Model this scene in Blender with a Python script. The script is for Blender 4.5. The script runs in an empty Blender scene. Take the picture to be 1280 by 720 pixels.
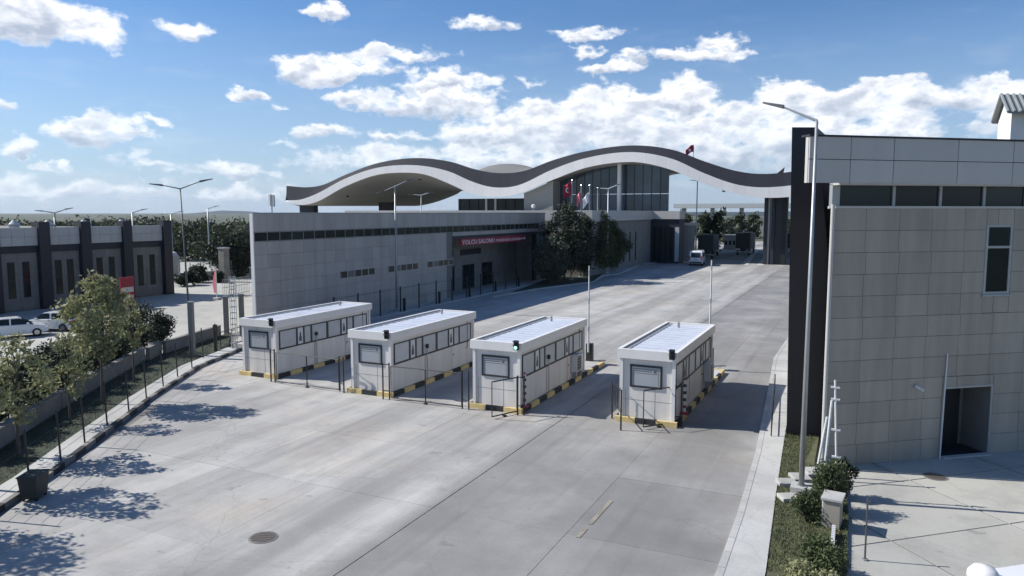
import bpy, math, random
import numpy as np
from mathutils import Vector, Matrix
random.seed(7); rng = np.random.default_rng(7)
R = math.radians
sc = bpy.context.scene
COL = sc.collection

# ------------------------------------------------------------------ camera
F, PITCH, YAW, CH = 931.0, 0.1008, 0.439, 9.5
cam = bpy.data.cameras.new('camera'); co = bpy.data.objects.new('camera', cam); COL.objects.link(co)
cam.sensor_width = 36.0; cam.lens = F / 1280 * 36.0
cam.clip_start = 0.1; cam.clip_end = 20000
co.location = (0, 0, CH); co.rotation_euler = (math.pi / 2 - PITCH, 0, YAW)
sc.camera = co
sc.render.resolution_x, sc.render.resolution_y = 1024, 576
sc.view_settings.view_transform = 'Standard'; sc.view_settings.look = 'None'
sc.view_settings.exposure = 0.40; sc.view_settings.gamma = 1.0

# ------------------------------------------------------------------ survey helpers: a sight line from the camera met with a real plane
_c, _s = math.cos(YAW), math.sin(YAW)
FW = Vector((-_s * math.cos(PITCH), _c * math.cos(PITCH), -math.sin(PITCH)))
UP = Vector((-_s * math.sin(PITCH), _c * math.sin(PITCH), math.cos(PITCH)))
RT = Vector((_c, _s, 0)); EYE = Vector((0, 0, CH))
def ray(px, py): return FW + RT * ((px - 640) / F) + UP * ((360 - py) / F)
def G(px, py, z=0.0): d = ray(px, py); return EYE + d * ((z - CH) / d.z)
def PY(px, py, y): d = ray(px, py); return EYE + d * (y / d.y)
def PX(px, py, x): d = ray(px, py); return EYE + d * (x / d.x)
def PD(px, py, dist): d = ray(px, py); return EYE + d * (dist / math.hypot(d.x, d.y))
def ZT(p, py):            # height above point p that lies on image row py
    d = Vector((p[0], p[1], 0)); k = (360 - py) / F
    a = d.dot(FW); b = d.dot(UP)      # (b + (z-CH)*UP.z) = k*(a+(z-CH)*FW.z)
    return CH + (k * a - b) / (UP.z - k * FW.z)

# ------------------------------------------------------------------ node helpers
def newmat(name):
    m = bpy.data.materials.new(name); m.use_nodes = True
    nt = m.node_tree; b = nt.nodes['Principled BSDF']; return m, nt, b
class N:
    """tiny expression builder for node trees"""
    def __init__(s, nt): s.nt = nt
    def _set(s, sock, v):
        if isinstance(v, bpy.types.NodeSocket): s.nt.links.new(v, sock)
        else: sock.default_value = v
    def m(s, op, *a, clamp=False):
        n = s.nt.nodes.new('ShaderNodeMath'); n.operation = op; n.use_clamp = clamp
        for i, v in enumerate(a): s._set(n.inputs[i], v)
        return n.outputs[0]
    def v(s, op, *a):
        n = s.nt.nodes.new('ShaderNodeVectorMath'); n.operation = op
        for i, v in enumerate(a): s._set(n.inputs[i], v)
        return n.outputs[0] if op not in ('DOT_PRODUCT', 'LENGTH', 'DISTANCE') else n.outputs[1]
    def noise(s, vec, scale, detail=4, rough=0.55, dist=0.0, color=False):
        n = s.nt.nodes.new('ShaderNodeTexNoise'); n.noise_dimensions = '3D'
        s.nt.links.new(vec, n.inputs['Vector']); n.inputs['Scale'].default_value = scale
        n.inputs['Detail'].default_value = detail; n.inputs['Roughness'].default_value = rough
        n.inputs['Distortion'].default_value = dist
        return n.outputs[1 if color else 0]
    def map(s, x, a, b, c, d, smooth=False):
        n = s.nt.nodes.new('ShaderNodeMapRange'); n.interpolation_type = 'SMOOTHSTEP' if smooth else 'LINEAR'
        s._set(n.inputs[0], x)
        for i, v in enumerate((a, b, c, d)): n.inputs[i + 1].default_value = v
        return n.outputs[0]
    def mix(s, f, a, b, blend='MIX'):
        n = s.nt.nodes.new('ShaderNodeMix'); n.data_type = 'RGBA'; n.blend_type = blend
        s._set(n.inputs[0], f)
        s._set(n.inputs[6], a if isinstance(a, bpy.types.NodeSocket) else (*a, 1))
        s._set(n.inputs[7], b if isinstance(b, bpy.types.NodeSocket) else (*b, 1))
        return n.outputs[2]
    def comb(s, x, y, z):
        n = s.nt.nodes.new('ShaderNodeCombineXYZ')
        for i, v in enumerate((x, y, z)): s._set(n.inputs[i], v)
        return n.outputs[0]
    def sep(s, v):
        n = s.nt.nodes.new('ShaderNodeSeparateXYZ'); s.nt.links.new(v, n.inputs[0]); return n.outputs
    def pos(s): return s.nt.nodes.new('ShaderNodeNewGeometry').outputs['Position']
    def rnd(s): return s.nt.nodes.new('ShaderNodeObjectInfo').outputs['Random']

# ------------------------------------------------------------------ sky and clouds (world), sun
SUN_EL, SUN_AZ = 40.0, 194.0          # azimuth measured from +X towards +Y, direction TO the sun
to_sun = Vector((math.cos(R(SUN_AZ)) * math.cos(R(SUN_EL)), math.sin(R(SUN_AZ)) * math.cos(R(SUN_EL)), math.sin(R(SUN_EL))))
world = bpy.data.worlds.new('World'); sc.world = world; world.use_nodes = True
nt = world.node_tree; q = N(nt); bg = nt.nodes['Background']; bg.inputs[1].default_value = 0.082
sky = nt.nodes.new('ShaderNodeTexSky'); sky.sky_type = 'NISHITA'; sky.sun_disc = False
sky.sun_elevation = R(SUN_EL); sky.sun_rotation = R(90 - SUN_AZ)
sky.air_density = 1.15; sky.dust_density = 0.6; sky.ozone_density = 5.0
tc = nt.nodes.new('ShaderNodeTexCoord').outputs['Generated']
D = q.v('NORMALIZE', tc); dx, dy, dz = q.sep(D)
deg = 57.29578
az0 = math.degrees(math.atan2(FW.y, FW.x))
# azimuth to the right of the main view direction, elevation: plain sky coordinates in degrees
fx = q.v('DOT_PRODUCT', D, (_c, _s, 0)); fy = q.v('DOT_PRODUCT', D, (-_s, _c, 0))
AZ = q.m('MULTIPLY', q.m('ARCTAN2', fx, fy), deg)
EL = q.m('MULTIPLY', q.m('ARCSINE', dz), deg)
def azel(px, py):
    d = ray(px, py).normalized()
    return math.degrees(math.atan2(d.dot(RT), -d.x * _s + d.y * _c)), math.degrees(math.asin(d.z))
P2 = q.comb(AZ, q.m('MULTIPLY', EL, 1.5), 0.0)
wob = q.noise(P2, 0.28, 5, 0.62)
wobx = q.m('MULTIPLY', q.m('SUBTRACT', wob, 0.5), 5.0)
woby = q.m('MULTIPLY', q.m('SUBTRACT', q.noise(q.v('ADD', P2, (31.7, 9.1, 4)), 0.33, 5, 0.62), 0.5), 3.2)
AZw = q.m('ADD', AZ, wobx); ELw = q.m('ADD', EL, woby)
clouds = [(50,28,85,48,1.15),(20,10,70,40,1.2),(232,40,36,15,.75),(405,17,28,13,.8),(600,28,36,9,.5),(10,132,18,8,.6),(14,186,24,12,.7),
 (112,172,48,22,1.),(140,160,45,20,1.),(195,147,26,7,.6),(60,210,28,9,.7),(185,203,48,11,.75),(312,127,28,12,.8),(350,138,20,5,.45),
 (392,90,48,22,1.),(440,82,60,16,.9),(500,68,62,12,.8),(455,130,45,14,.85),(560,105,56,20,1.),(540,132,100,20,1.),(600,125,40,12,.8),
 (405,168,44,12,.85),(350,181,28,6,.5),(495,170,42,9,.7),(660,98,22,5,.35),
 (640,170,95,34,1.),(700,150,80,32,1.1),(760,140,80,34,1.1),(852,128,52,30,1.15),(800,175,150,36,1.1),(930,150,70,28,1.1),(985,122,48,22,1.1),
 (1050,135,70,26,1.1),(1100,118,40,20,1.),(1160,130,90,30,1.1),(1250,125,60,28,1.),(1040,175,150,36,1.05),(900,190,160,30,.9),(1300,150,90,50,1.),
 (745,42,42,11,.8),(738,63,26,10,.7),(800,72,26,13,.6),(868,70,60,14,.9),(765,88,50,8,.65),(905,52,36,10,.7),
 (90,238,110,16,.75),(285,214,60,14,.65),(300,240,80,14,.65),(440,205,90,16,.6),(30,228,50,14,.6),(520,195,80,14,.65),(620,205,100,24,.75)]
dens = None; wsum = None; tsum = None
for (x, y, rx, ry, w) in clouds:
    a, e = azel(x, y); a1, e1 = azel(x + rx, y); a2, e2 = azel(x, y - ry)
    ra = max(abs(a1 - a), .3) * 1.15; re = max(abs(e2 - e), .25) * 1.15
    u = q.m('MULTIPLY', q.m('SUBTRACT', AZw, a), 1 / ra); t = q.m('MULTIPLY', q.m('SUBTRACT', ELw, e), 1 / re)
    traw = t
    # flat bases: distance counts more below the centre
    t = q.m('MAXIMUM', t, q.m('MULTIPLY', t, -1.5))
    r2 = q.m('ADD', q.m('MULTIPLY', u, u), q.m('MULTIPLY', t, t))
    b = q.m('MULTIPLY', q.m('SUBTRACT', 1.0, r2), w)
    bp = q.m('MAXIMUM', b, 0.0); bt = q.m('MULTIPLY', bp, traw)
    wsum = bp if wsum is None else q.m('ADD', wsum, bp); tsum = bt if tsum is None else q.m('ADD', tsum, bt)
    dens = b if dens is None else q.m('SMOOTH_MAX', dens, b, 0.35)
dens = q.m('MAXIMUM', dens, -1.5)
# the rest of the sky carries scattered cumulus of the same sort
gen = q.noise(q.v('MULTIPLY', D, (1, 1, 2.2)), 3.3, 3, 0.5)
gen = q.map(gen, 0.52, 0.75, -0.9, 0.9)
away = q.map(q.m('ABSOLUTE', AZ), 40, 55, 0, 1); high = q.map(EL, 22, 30, 0, 1); away = q.m('MAXIMUM', away, high)
dens = q.m('MAXIMUM', dens, q.m('ADD', q.m('MULTIPLY', gen, away), q.m('MULTIPLY', q.m('SUBTRACT', 1.0, away), -1.4)))
P3 = q.v('MULTIPLY', P2, (1, 1.1, 1))
n1 = q.noise(P3, 0.42, 9, 0.56); n2 = q.noise(q.v('ADD', P3, (0.7, -0.95, 0)), 0.42, 6, 0.56)
d1 = q.m('ADD', dens, q.m('MULTIPLY', q.m('SUBTRACT', n1, 0.5), 3.0))
d2 = q.m('ADD', dens, q.m('MULTIPLY', q.m('SUBTRACT', n2, 0.5), 3.0))
alpha = q.map(d1, 0.0, 0.75, 0, 1, True)
lit = q.map(q.m('SUBTRACT', d2, d1), -0.55, 0.45, 0.0, 1.0, True)   # billows brighter on their sunward upper side
core = q.map(dens, 0.25, 1.05, 1.0, 0.70)
edge = q.map(d1, 0.2, 1.2, 1.0, 0.0)
under = q.m('DIVIDE', tsum, q.m('ADD', wsum, 0.02))     # bases of the clouds are in their own shade
br = q.m('MULTIPLY', q.m('ADD', q.m('MULTIPLY', lit, 0.46), 0.66), q.m('MULTIPLY', core, q.map(under, -0.50, 0.25, 0.54, 1.12, True)))
br = q.m('ADD', br, q.m('MULTIPLY', edge, 0.12))
ccol = q.mix(q.map(br, 0.4, 0.95, 0, 1), (4.6, 5.2, 6.4), (11.6, 11.6, 11.7))
ccol = q.mix(0.0, ccol, (0, 0, 0))
skyc = q.v('MULTIPLY', sky.outputs[0], (0.66, 0.87, 1.10))
skyc = q.mix(q.map(EL, 0.0, 14.0, 0.50, 0.0), skyc, (6.2, 7.4, 9.6))
ful = q.mix(q.m('MULTIPLY', alpha, q.map(EL, 0, 9, 0.5, 0.94)), skyc, ccol)
wisp = q.map(q.noise(q.v('MULTIPLY', P2, (0.5, 1.3, 1)), 0.35, 5, 0.6), 0.52, 0.8, 0, 0.30)
wisp = q.m('MULTIPLY', wisp, q.map(EL, 2, 14, 1, 0.15))
ful = q.mix(wisp, ful, (9.0, 9.4, 10.0))
nt.links.new(ful, bg.inputs[0])
sun = bpy.data.lights.new('sun', 'SUN'); so = bpy.data.objects.new('sun', sun); COL.objects.link(so)
sun.energy = 4.8; sun.angle = R(0.53); sun.color = (1.0, 0.96, 0.90)
so.rotation_euler = to_sun.to_track_quat('Z', 'Y').to_euler(); so.location = (0, 0, 60)

# ------------------------------------------------------------------ materials
M = {}
def simple(name, col, rough=0.6, metal=0.0, var=0.10, scale=1.5, bump=0.0, objvar=0.0, streak=False, coat=0):
    m, nt, b = newmat(name); q = N(nt); p = q.pos()
    if streak: p = q.v('MULTIPLY', p, (1, 1, 0.12))
    n = q.noise(p, scale, 6, 0.6)
    f = q.map(n, 0.25, 0.75, 1 - var, 1 + var)
    if objvar: f = q.m('MULTIPLY', f, q.map(q.rnd(), 0, 1, 1 - objvar, 1 + objvar))
    c = q.v('SCALE', (0, 0, 0)); nd = c.node; nd.inputs[0].default_value = col; nt.links.new(f, nd.inputs['Scale'])
    nt.links.new(c, b.inputs['Base Color'])
    b.inputs['Roughness'].default_value = rough; b.inputs['Metallic'].default_value = metal
    if coat: b.inputs['Coat Weight'].default_value = coat
    if bump:
        bn = nt.nodes.new('ShaderNodeBump'); bn.inputs['Strength'].default_value = 0.5; bn.inputs['Distance'].default_value = bump
        nt.links.new(q.noise(q.pos(), scale * 18, 4, 0.6), bn.inputs['Height']); nt.links.new(bn.outputs[0], b.inputs['Normal'])
    M[name] = m; return m
def concrete(name, base, dark, warm, lane=True, slabvar=0.06):
    m, nt, b = newmat(name); q = N(nt); p = q.pos()
    big = q.noise(p, 0.07, 5, 0.6); mid = q.noise(p, 0.5, 6, 0.65, 0.4); fine = q.noise(p, 9.0, 6, 0.7)
    c = q.mix(q.map(big, 0.38, 0.64, 0, 0.8), base, dark)
    c = q.mix(q.map(q.noise(q.v('ADD', p, (40, 3, 0)), 0.16, 5, 0.6), 0.53, 0.72, 0, 0.55), c, warm)
    if lane:      # the right-hand lanes are an older, darker surface beyond a long seam; each lane is worn dark along its middle
        xx, yy, zz = q.sep(p)
        xw = q.m('ADD', xx, q.m('MULTIPLY', q.m('SUBTRACT', q.noise(q.v('MULTIPLY', p, (.5, .12, 1)), 0.9, 4, .6), .5), 2.2))
        side = q.map(q.m('ADD', xw, q.m('MULTIPLY', xx, 2.0)), 3 * -12.9, 3 * -12.2, 0, 1)
        side = q.m('MULTIPLY', side, q.map(q.noise(p, .22, 4, .6), .35, .65, 1.0, .45))
        c = q.mix(q.m('MULTIPLY', side, .90), c, (0.17, 0.167, 0.162))
        for xc, hw_, amt in ((-5.4, 1.3, .45), (-12.0, 1.2, .35), (-15.2, 1.5, .50), (-19.6, 1.4, .38), (-27.0, 1.5, .30), (-33.5, 1.2, .22)):
            ln = q.map(q.m('ABSOLUTE', q.m('SUBTRACT', xw, xc)), hw_ * .25, hw_ * 1.35, 1, 0, True)
            ln = q.m('MULTIPLY', ln, q.map(q.noise(q.v('MULTIPLY', q.v('ADD', p, (xc, 0, 0)), (1, .25, 1)), .35, 4, .6), .35, .6, .25, 1))
            c = q.mix(q.m('MULTIPLY', ln, amt * 1.2), c, (0.16, 0.157, 0.152))
            tk = q.map(q.m('ABSOLUTE', q.m('SUBTRACT', q.m('ABSOLUTE', q.m('SUBTRACT', q.m('ADD', xx, q.m('MULTIPLY', xw, .0)), xc)), .85)), .07, .22, 1, 0, True)
            tk = q.m('MULTIPLY', tk, q.map(q.noise(q.v('MULTIPLY', q.v('ADD', p, (0, xc, 0)), (1.2, .09, 1)), 1.1, 5, .65), .46, .66, 0, 1))
            c = q.mix(q.m('MULTIPLY', tk, .30), c, (0.12, 0.118, 0.115))
    if lane:      # tyre-polished darker lanes running with the traffic
        st = q.noise(q.v('MULTIPLY', p, (1.0, 0.055, 1)), 0.62, 5, 0.62)
        c = q.mix(q.map(st, 0.46, 0.70, 0, 0.50), c, tuple(x * 0.62 for x in dark))
        st2 = q.noise(q.v('MULTIPLY', q.v('ADD', p, (9, 77, 0)), (1.0, 0.03, 1)), 2.6, 3, 0.6)
        c = q.mix(q.map(st2, 0.58, 0.70, 0, 0.18), c, tuple(x * 0.5 for x in dark))
    c = q.mix(q.map(mid, 0.46, 0.72, 0, 0.42), c, tuple(x * 0.6 for x in dark))
    spots = q.noise(q.v('ADD', p, (5, 5, 5)), 1.3, 3, 0.5)
    c = q.mix(q.map(spots, 0.70, 0.76, 0, 0.4), c, tuple(x * 0.42 for x in dark))
    vor = nt.nodes.new('ShaderNodeTexVoronoi'); vor.feature = 'DISTANCE_TO_EDGE'; vor.inputs['Scale'].default_value = 0.16
    wp = q.v('ADD', p, q.v('SCALE', q.noise(p, 0.8, 4, 0.6, color=True))); wp.node.inputs[1].node
    nt.links.new(wp, vor.inputs['Vector'])
    c = q.mix(q.map(vor.outputs['Distance'], 0.0, 0.004, 0.26, 0.0), c, tuple(x * 0.35 for x in dark))
    k = q.m('MULTIPLY', q.map(fine, 0.2, 0.8, 0.90, 1.10), q.map(q.rnd(), 0, 1, 1 - slabvar, 1 + slabvar))
    n = nt.nodes.new('ShaderNodeVectorMath'); n.operation = 'SCALE'; nt.links.new(c, n.inputs[0]); nt.links.new(k, n.inputs['Scale'])
    nt.links.new(n.outputs[0], b.inputs['Base Color']); b.inputs['Roughness'].default_value = 0.85
    bn = nt.nodes.new('ShaderNodeBump'); bn.inputs['Strength'].default_value = 0.4; bn.inputs['Distance'].default_value = 0.01
    nt.links.new(fine, bn.inputs['Height']); nt.links.new(bn.outputs[0], b.inputs['Normal'])
    M[name] = m; return m
concrete('road_concrete', (0.46, 0.447, 0.42), (0.295, 0.287, 0.272), (0.47, 0.39, 0.30))
concrete('yard_concrete', (0.43, 0.42, 0.375), (0.31, 0.31, 0.29), (0.40, 0.38, 0.31), lane=False, slabvar=0.04)
concrete('pavement_concrete', (0.47, 0.465, 0.44), (0.36, 0.355, 0.34), (0.44, 0.42, 0.37), lane=False)
concrete('asphalt_pale', (0.24, 0.24, 0.235), (0.17, 0.17, 0.17), (0.23, 0.22, 0.2))
simple('joint', (0.17, 0.165, 0.155), 0.95, var=0.3)
simple('terrain', (0.075, 0.085, 0.05), 0.95, var=0.45, scale=0.02)
simple('hill', (0.025, 0.038, 0.035), 0.95, var=0.4, scale=0.004)
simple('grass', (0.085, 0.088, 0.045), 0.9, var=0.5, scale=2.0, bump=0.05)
simple('grass_shade', (0.034, 0.044, 0.024), 0.9, var=0.5, scale=1.5, bump=0.05)  # darker copy of the grass: the verge's shade put into its colour
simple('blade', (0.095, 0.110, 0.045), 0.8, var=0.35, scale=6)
simple('blade_shade', (0.045, 0.060, 0.028), 0.85, var=0.4, scale=3); simple('wall_concrete', (0.21, 0.20, 0.18), 0.9, var=0.2, scale=1.2, bump=0.01)  # left verge blades: shade put into their colour
simple('tile', (0.35, 0.325, 0.295), 0.45, var=0.16, scale=0.9, objvar=0.09, streak=True)
simple('tile_warm', (0.32, 0.288, 0.238), 0.5, var=0.20, scale=1.3, objvar=0.07, streak=True)
simple('tile_beige', (0.30, 0.285, 0.25), 0.55, var=0.08, objvar=0.05)
simple('joint_grey', (0.17, 0.165, 0.15), 0.9)
simple('alu_panel', (0.46, 0.44, 0.41), 0.42, metal=0.0, var=0.05, objvar=0.04, streak=True)
simple('white_panel', (0.72, 0.70, 0.67), 0.4, var=0.05, objvar=0.03, streak=True)
simple('white_paint', (0.66, 0.63, 0.585), 0.45, var=0.15, scale=1.4, streak=True)
simple('roof_sheet', (0.54, 0.57, 0.63), 0.38, var=0.12, scale=0.8)
simple('charcoal', (0.022, 0.023, 0.030), 0.6, var=0.15, streak=True)
simple('slate_panel', (0.022, 0.023, 0.034), 0.7, var=0.12, objvar=0.10)
simple('soffit', (0.34, 0.33, 0.31), 0.6, var=0.10, scale=0.15)
simple('dark_frame', (0.022, 0.024, 0.027), 0.45)
simple('blackout', (0.012, 0.013, 0.014), 0.7)
simple('glass_dark', (0.016, 0.024, 0.024), 0.10, var=0.3, objvar=0.3, scale=0.4); M['glass_dark'].node_tree.nodes['Principled BSDF'].inputs['Specular IOR Level'].default_value = 0.25
simple('glass_blue', (0.05, 0.07, 0.09), 0.06, var=0.4, objvar=0.25, scale=0.2)
simple('booth_glass', (0.46, 0.48, 0.49), 0.35, var=0.12, objvar=0.06)
simple('poster_white', (0.62, 0.63, 0.63), 0.5); simple('poster_grey', (0.36, 0.385, 0.40), 0.25, var=0.05)
simple('ink', (0.10, 0.11, 0.115), 0.6)
simple('yellow', (0.60, 0.46, 0.20), 0.7, var=0.22, scale=3); simple('black_paint', (0.025, 0.025, 0.026), 0.7, var=0.3, scale=3)
simple('yellow_line', (0.26, 0.235, 0.185), 0.8, var=0.3, scale=2)
simple('galv', (0.36, 0.37, 0.37), 0.45, metal=0.5, var=0.1, scale=4)
simple('pole_white', (0.60, 0.61, 0.60), 0.45, var=0.08, scale=4)
simple('pole_dark', (0.10, 0.10, 0.105), 0.5, metal=0.3)
simple('black_metal', (0.018, 0.019, 0.02), 0.5)
simple('red', (0.30, 0.022, 0.04), 0.55, var=0.1); simple('red_cloth', (0.34, 0.02, 0.04), 0.8, var=0.15, scale=3)
simple('white_cloth', (0.75, 0.76, 0.77), 0.8); simple('pink_cloth', (0.75, 0.22, 0.27), 0.8)
simple('bark', (0.10, 0.085, 0.065), 0.95, var=0.3, scale=8)
simple('car_white', (0.74, 0.75, 0.76), 0.25, var=0.02, coat=0.6); simple('rubber', (0.02, 0.02, 0.02), 0.85)
simple('chrome', (0.5, 0.5, 0.5), 0.3, metal=0.9)
simple('sign_white', (0.55, 0.5, 0.5), 0.6); simple('lamp_red', (0.4, 0.02, 0.02), 0.3); simple('tarp_green', (0.022, 0.045, 0.045), 0.6, var=0.2)
simple('tarp_dark', (0.035, 0.036, 0.042), 0.6, var=0.2); simple('cab_blue', (0.03, 0.05, 0.12), 0.35)
simple('far_white', (0.55, 0.55, 0.53), 0.7); simple('bin_green', (0.022, 0.028, 0.027), 0.6, var=0.2)  # bin colour darkened for the shade that falls on it
simple('manhole', (0.10, 0.085, 0.075), 0.7, var=0.3, scale=12)
simple('roof_tile', (0.22, 0.235, 0.23), 0.6, var=0.15); simple('plaster', (0.70, 0.70, 0.67), 0.8, var=0.05)
def leafmat(name, a, b_, trans=0.25):
    m, nt, b = newmat(name); q = N(nt); p = q.pos()
    f = q.map(q.noise(p, 2.2, 5, 0.7), 0.3, 0.7, 0, 1); c = q.mix(f, a, b_)
    g = q.noise(p, 0.6, 2, 0.5); c = q.mix(q.map(g, 0.4, 0.65, 0, 0.35), c, tuple(x * 1.5 for x in b_))
    nt.links.new(c, b.inputs['Base Color']); b.inputs['Roughness'].default_value = 0.7
    tr = nt.nodes.new('ShaderNodeBsdfTranslucent'); nt.links.new(c, tr.inputs[0])
    mx = nt.nodes.new('ShaderNodeMixShader'); mx.inputs[0].default_value = trans
    nt.links.new(b.outputs[0], mx.inputs[1]); nt.links.new(tr.outputs[0], mx.inputs[2])
    nt.links.new(mx.outputs[0], nt.nodes['Material Output'].inputs[0]); M[name] = m
leafmat('leaf_light', (0.14, 0.15, 0.065), (0.32, 0.32, 0.165), 0.30)
leafmat('leaf_mid', (0.035, 0.055, 0.020), (0.085, 0.105, 0.042))
leafmat('leaf_dark', (0.014, 0.022, 0.012), (0.030, 0.042, 0.020), 0.1)
leafmat('leaf_grey', (0.040, 0.055, 0.035), (0.10, 0.12, 0.08))
def emis(name, col, s):
    m, nt, b = newmat(name); b.inputs['Base Color'].default_value = (*col, 1); b.inputs['Emission Color'].default_value = (*col, 1); b.inputs['Emission Strength'].default_value = s; M[name] = m
emis('lamp_green', (0.35, 1.0, 0.75), 1.6)

# ------------------------------------------------------------------ mesh helpers
class MB:
    def __init__(s): s.v = []; s.f = []
    def add(s, vs, fs):
        o = len(s.v); s.v += [tuple(v) for v in vs]; s.f += [tuple(i + o for i in f) for f in fs]; return s
    def box(s, c, d, rz=0.0):
        x, y, z = (d[0] / 2, d[1] / 2, d[2] / 2); ca, sa = math.cos(rz), math.sin(rz)
        vs = []
        for k in (-z, z):
            for a, b in ((-x, -y), (x, -y), (x, y), (-x, y)): vs.append((c[0] + a * ca - b * sa, c[1] + a * sa + b * ca, c[2] + k))
        return s.add(vs, [(3, 2, 1, 0), (4, 5, 6, 7), (0, 1, 5, 4), (1, 2, 6, 5), (2, 3, 7, 6), (3, 0, 4, 7)])
    def b2(s, x0, x1, y0, y1, z0, z1): return s.box(((x0 + x1) / 2, (y0 + y1) / 2, (z0 + z1) / 2), (x1 - x0, y1 - y0, z1 - z0))
    def obox(s, o, u, v, w):                # corner and three edge vectors
        o, u, v, w = map(Vector, (o, u, v, w))
        p = [o, o + u, o + u + v, o + v]; p += [a + w for a in p]
        fs = [(3, 2, 1, 0), (4, 5, 6, 7), (0, 1, 5, 4), (1, 2, 6, 5), (2, 3, 7, 6), (3, 0, 4, 7)]
        if u.cross(v).dot(w) < 0: fs = [f[::-1] for f in fs]
        return s.add(p, fs)
    def tube(s, pts, rad, n=8, caps=True):
        pts = [Vector(p) for p in pts]
        if not hasattr(rad, '__len__'): rad = [rad] * len(pts)
        vs = []; prev = None
        for i, p in enumerate(pts):
            t = (pts[min(i + 1, len(pts) - 1)] - pts[max(i - 1, 0)]).normalized()
            a = t.cross(Vector((0, 0, 1))) if abs(t.z) < 0.9 else t.cross(Vector((0, 1, 0)))
            if prev is not None:
                a = prev - t * prev.dot(t)
            a.normalize(); prev = a; b = t.cross(a)
            for k in range(n):
                an = 2 * math.pi * k / n; vs.append(p + (a * math.cos(an) + b * math.sin(an)) * rad[i])
        fs = []
        for i in range(len(pts) - 1):
            for k in range(n): fs.append((i * n + k, i * n + (k + 1) % n, (i + 1) * n + (k + 1) % n, (i + 1) * n + k))
        if caps: fs.append(tuple(range(n))[::-1]); fs.append(tuple((len(pts) - 1) * n + k for k in range(n)))
        return s.add(vs, fs)
    def poly(s, pts, z0, z1):               # vertical prism over a plan polygon (counter-clockwise)
        n = len(pts); a = sum(pts[i][0] * pts[(i + 1) % n][1] - pts[(i + 1) % n][0] * pts[i][1] for i in range(n))
        if a < 0: pts = pts[::-1]
        vs = [(p[0], p[1], z0) for p in pts] + [(p[0], p[1], z1) for p in pts]
        fs = [tuple(range(n))[::-1], tuple(range(n, 2 * n))] + [(i, (i + 1) % n, n + (i + 1) % n, n + i) for i in range(n)]
        return s.add(vs, fs)
    def prism(s, prof, axis, a0, a1):       # profile of (u,z) extruded along x or y
        vs = []
        for a in (a0, a1):
            for u, z in prof: vs.append((a, u, z) if axis == 'x' else (u, a, z))
        n = len(prof)
        return s.add(vs, [tuple(range(n)), tuple(range(n, 2 * n))[::-1]] + [(i, n + i, n + (i + 1) % n, (i + 1) % n) for i in range(n)])
    def mesh(s, name, mat, smooth=False):
        me = bpy.data.meshes.new(name); me.from_pydata(s.v, [], s.f); me.materials.append(M[mat])
        if smooth:
            me.polygons.foreach_set('use_smooth', [True] * len(me.polygons))
        me.update(); return me
    def obj(s, name, mat, parent=None, smooth=False, bevel=0):
        o = bpy.data.objects.new(name, s.mesh(name, mat, smooth)); COL.objects.link(o); o.parent = parent
        if bevel:
            b = o.modifiers.new('bevel', 'BEVEL'); b.width = bevel; b.segments = 2; b.limit_method = 'ANGLE'
        return o
def inst(name, me, parent, loc=(0, 0, 0), rz=0.0, scale=None):
    o = bpy.data.objects.new(name, me); COL.objects.link(o); o.parent = parent; o.location = loc; o.rotation_euler = (0, 0, rz)
    if scale: o.scale = scale
    return o
def tag(o, label=None, cat=None, group=None, kind=None):
    if label: o['label'] = label
    if cat: o['category'] = cat
    if group: o['group'] = group
    if kind: o['kind'] = kind
    return o
def thing(name, label, cat, loc=(0, 0, 0), rz=0.0, group=None):
    o = bpy.data.objects.new(name, None); COL.objects.link(o); o.location = loc; o.rotation_euler = (0, 0, rz); o.empty_display_size = .3
    return tag(o, label, cat, group)
def kids(o): return [c for c in COL.objects if c.parent is o]
CH_OF = {}
def copy_tree(o, parent=None):
    c = o.copy(); COL.objects.link(c)
    if parent is not None: c.parent = parent
    for ch in [x for x in bpy.data.objects if x.parent is o]: copy_tree(ch, c)
    return c
def setting(o, label=None): o['kind'] = 'structure'; return o
def sheet(name, pts, z, mat, parent=None, thick=0.0):
    mb = MB()
    if thick: mb.poly([(p[0], p[1]) for p in pts], z - thick, z)
    else:
        n = len(pts); a = sum(pts[i][0] * pts[(i + 1) % n][1] - pts[(i + 1) % n][0] * pts[i][1] for i in range(n))
        if a < 0: pts = pts[::-1]
        mb.add([(p[0], p[1], z) for p in pts], [tuple(range(n))])
    return mb.obj(name, mat, parent)
def clip(poly, p, nrm):                     # keep the side of the line through p that nrm points away from
    out = []
    for i in range(len(poly)):
        a, b = poly[i], poly[(i + 1) % len(poly)]
        da = (a[0] - p[0]) * nrm[0] + (a[1] - p[1]) * nrm[1]; db = (b[0] - p[0]) * nrm[0] + (b[1] - p[1]) * nrm[1]
        if da <= 0: out.append(a)
        if (da < 0) != (db < 0) and abs(da - db) > 1e-9:
            t = da / (da - db); out.append((a[0] + (b[0] - a[0]) * t, a[1] + (b[1] - a[1]) * t))
    return out
def text_mesh(s, size, mat, name='lettering', depth=0.01):
    cu = bpy.data.curves.new(name, 'FONT'); cu.body = s; cu.size = size; cu.extrude = depth; cu.resolution_u = 2
    o = bpy.data.objects.new(name, cu); COL.objects.link(o)
    bpy.context.view_layer.update()
    me = bpy.data.meshes.new_from_object(o.evaluated_get(bpy.context.evaluated_depsgraph_get()))
    COL.objects.unlink(o); bpy.data.objects.remove(o); me.name = name; me.materials.clear(); me.materials.append(M[mat]); return me

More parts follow.
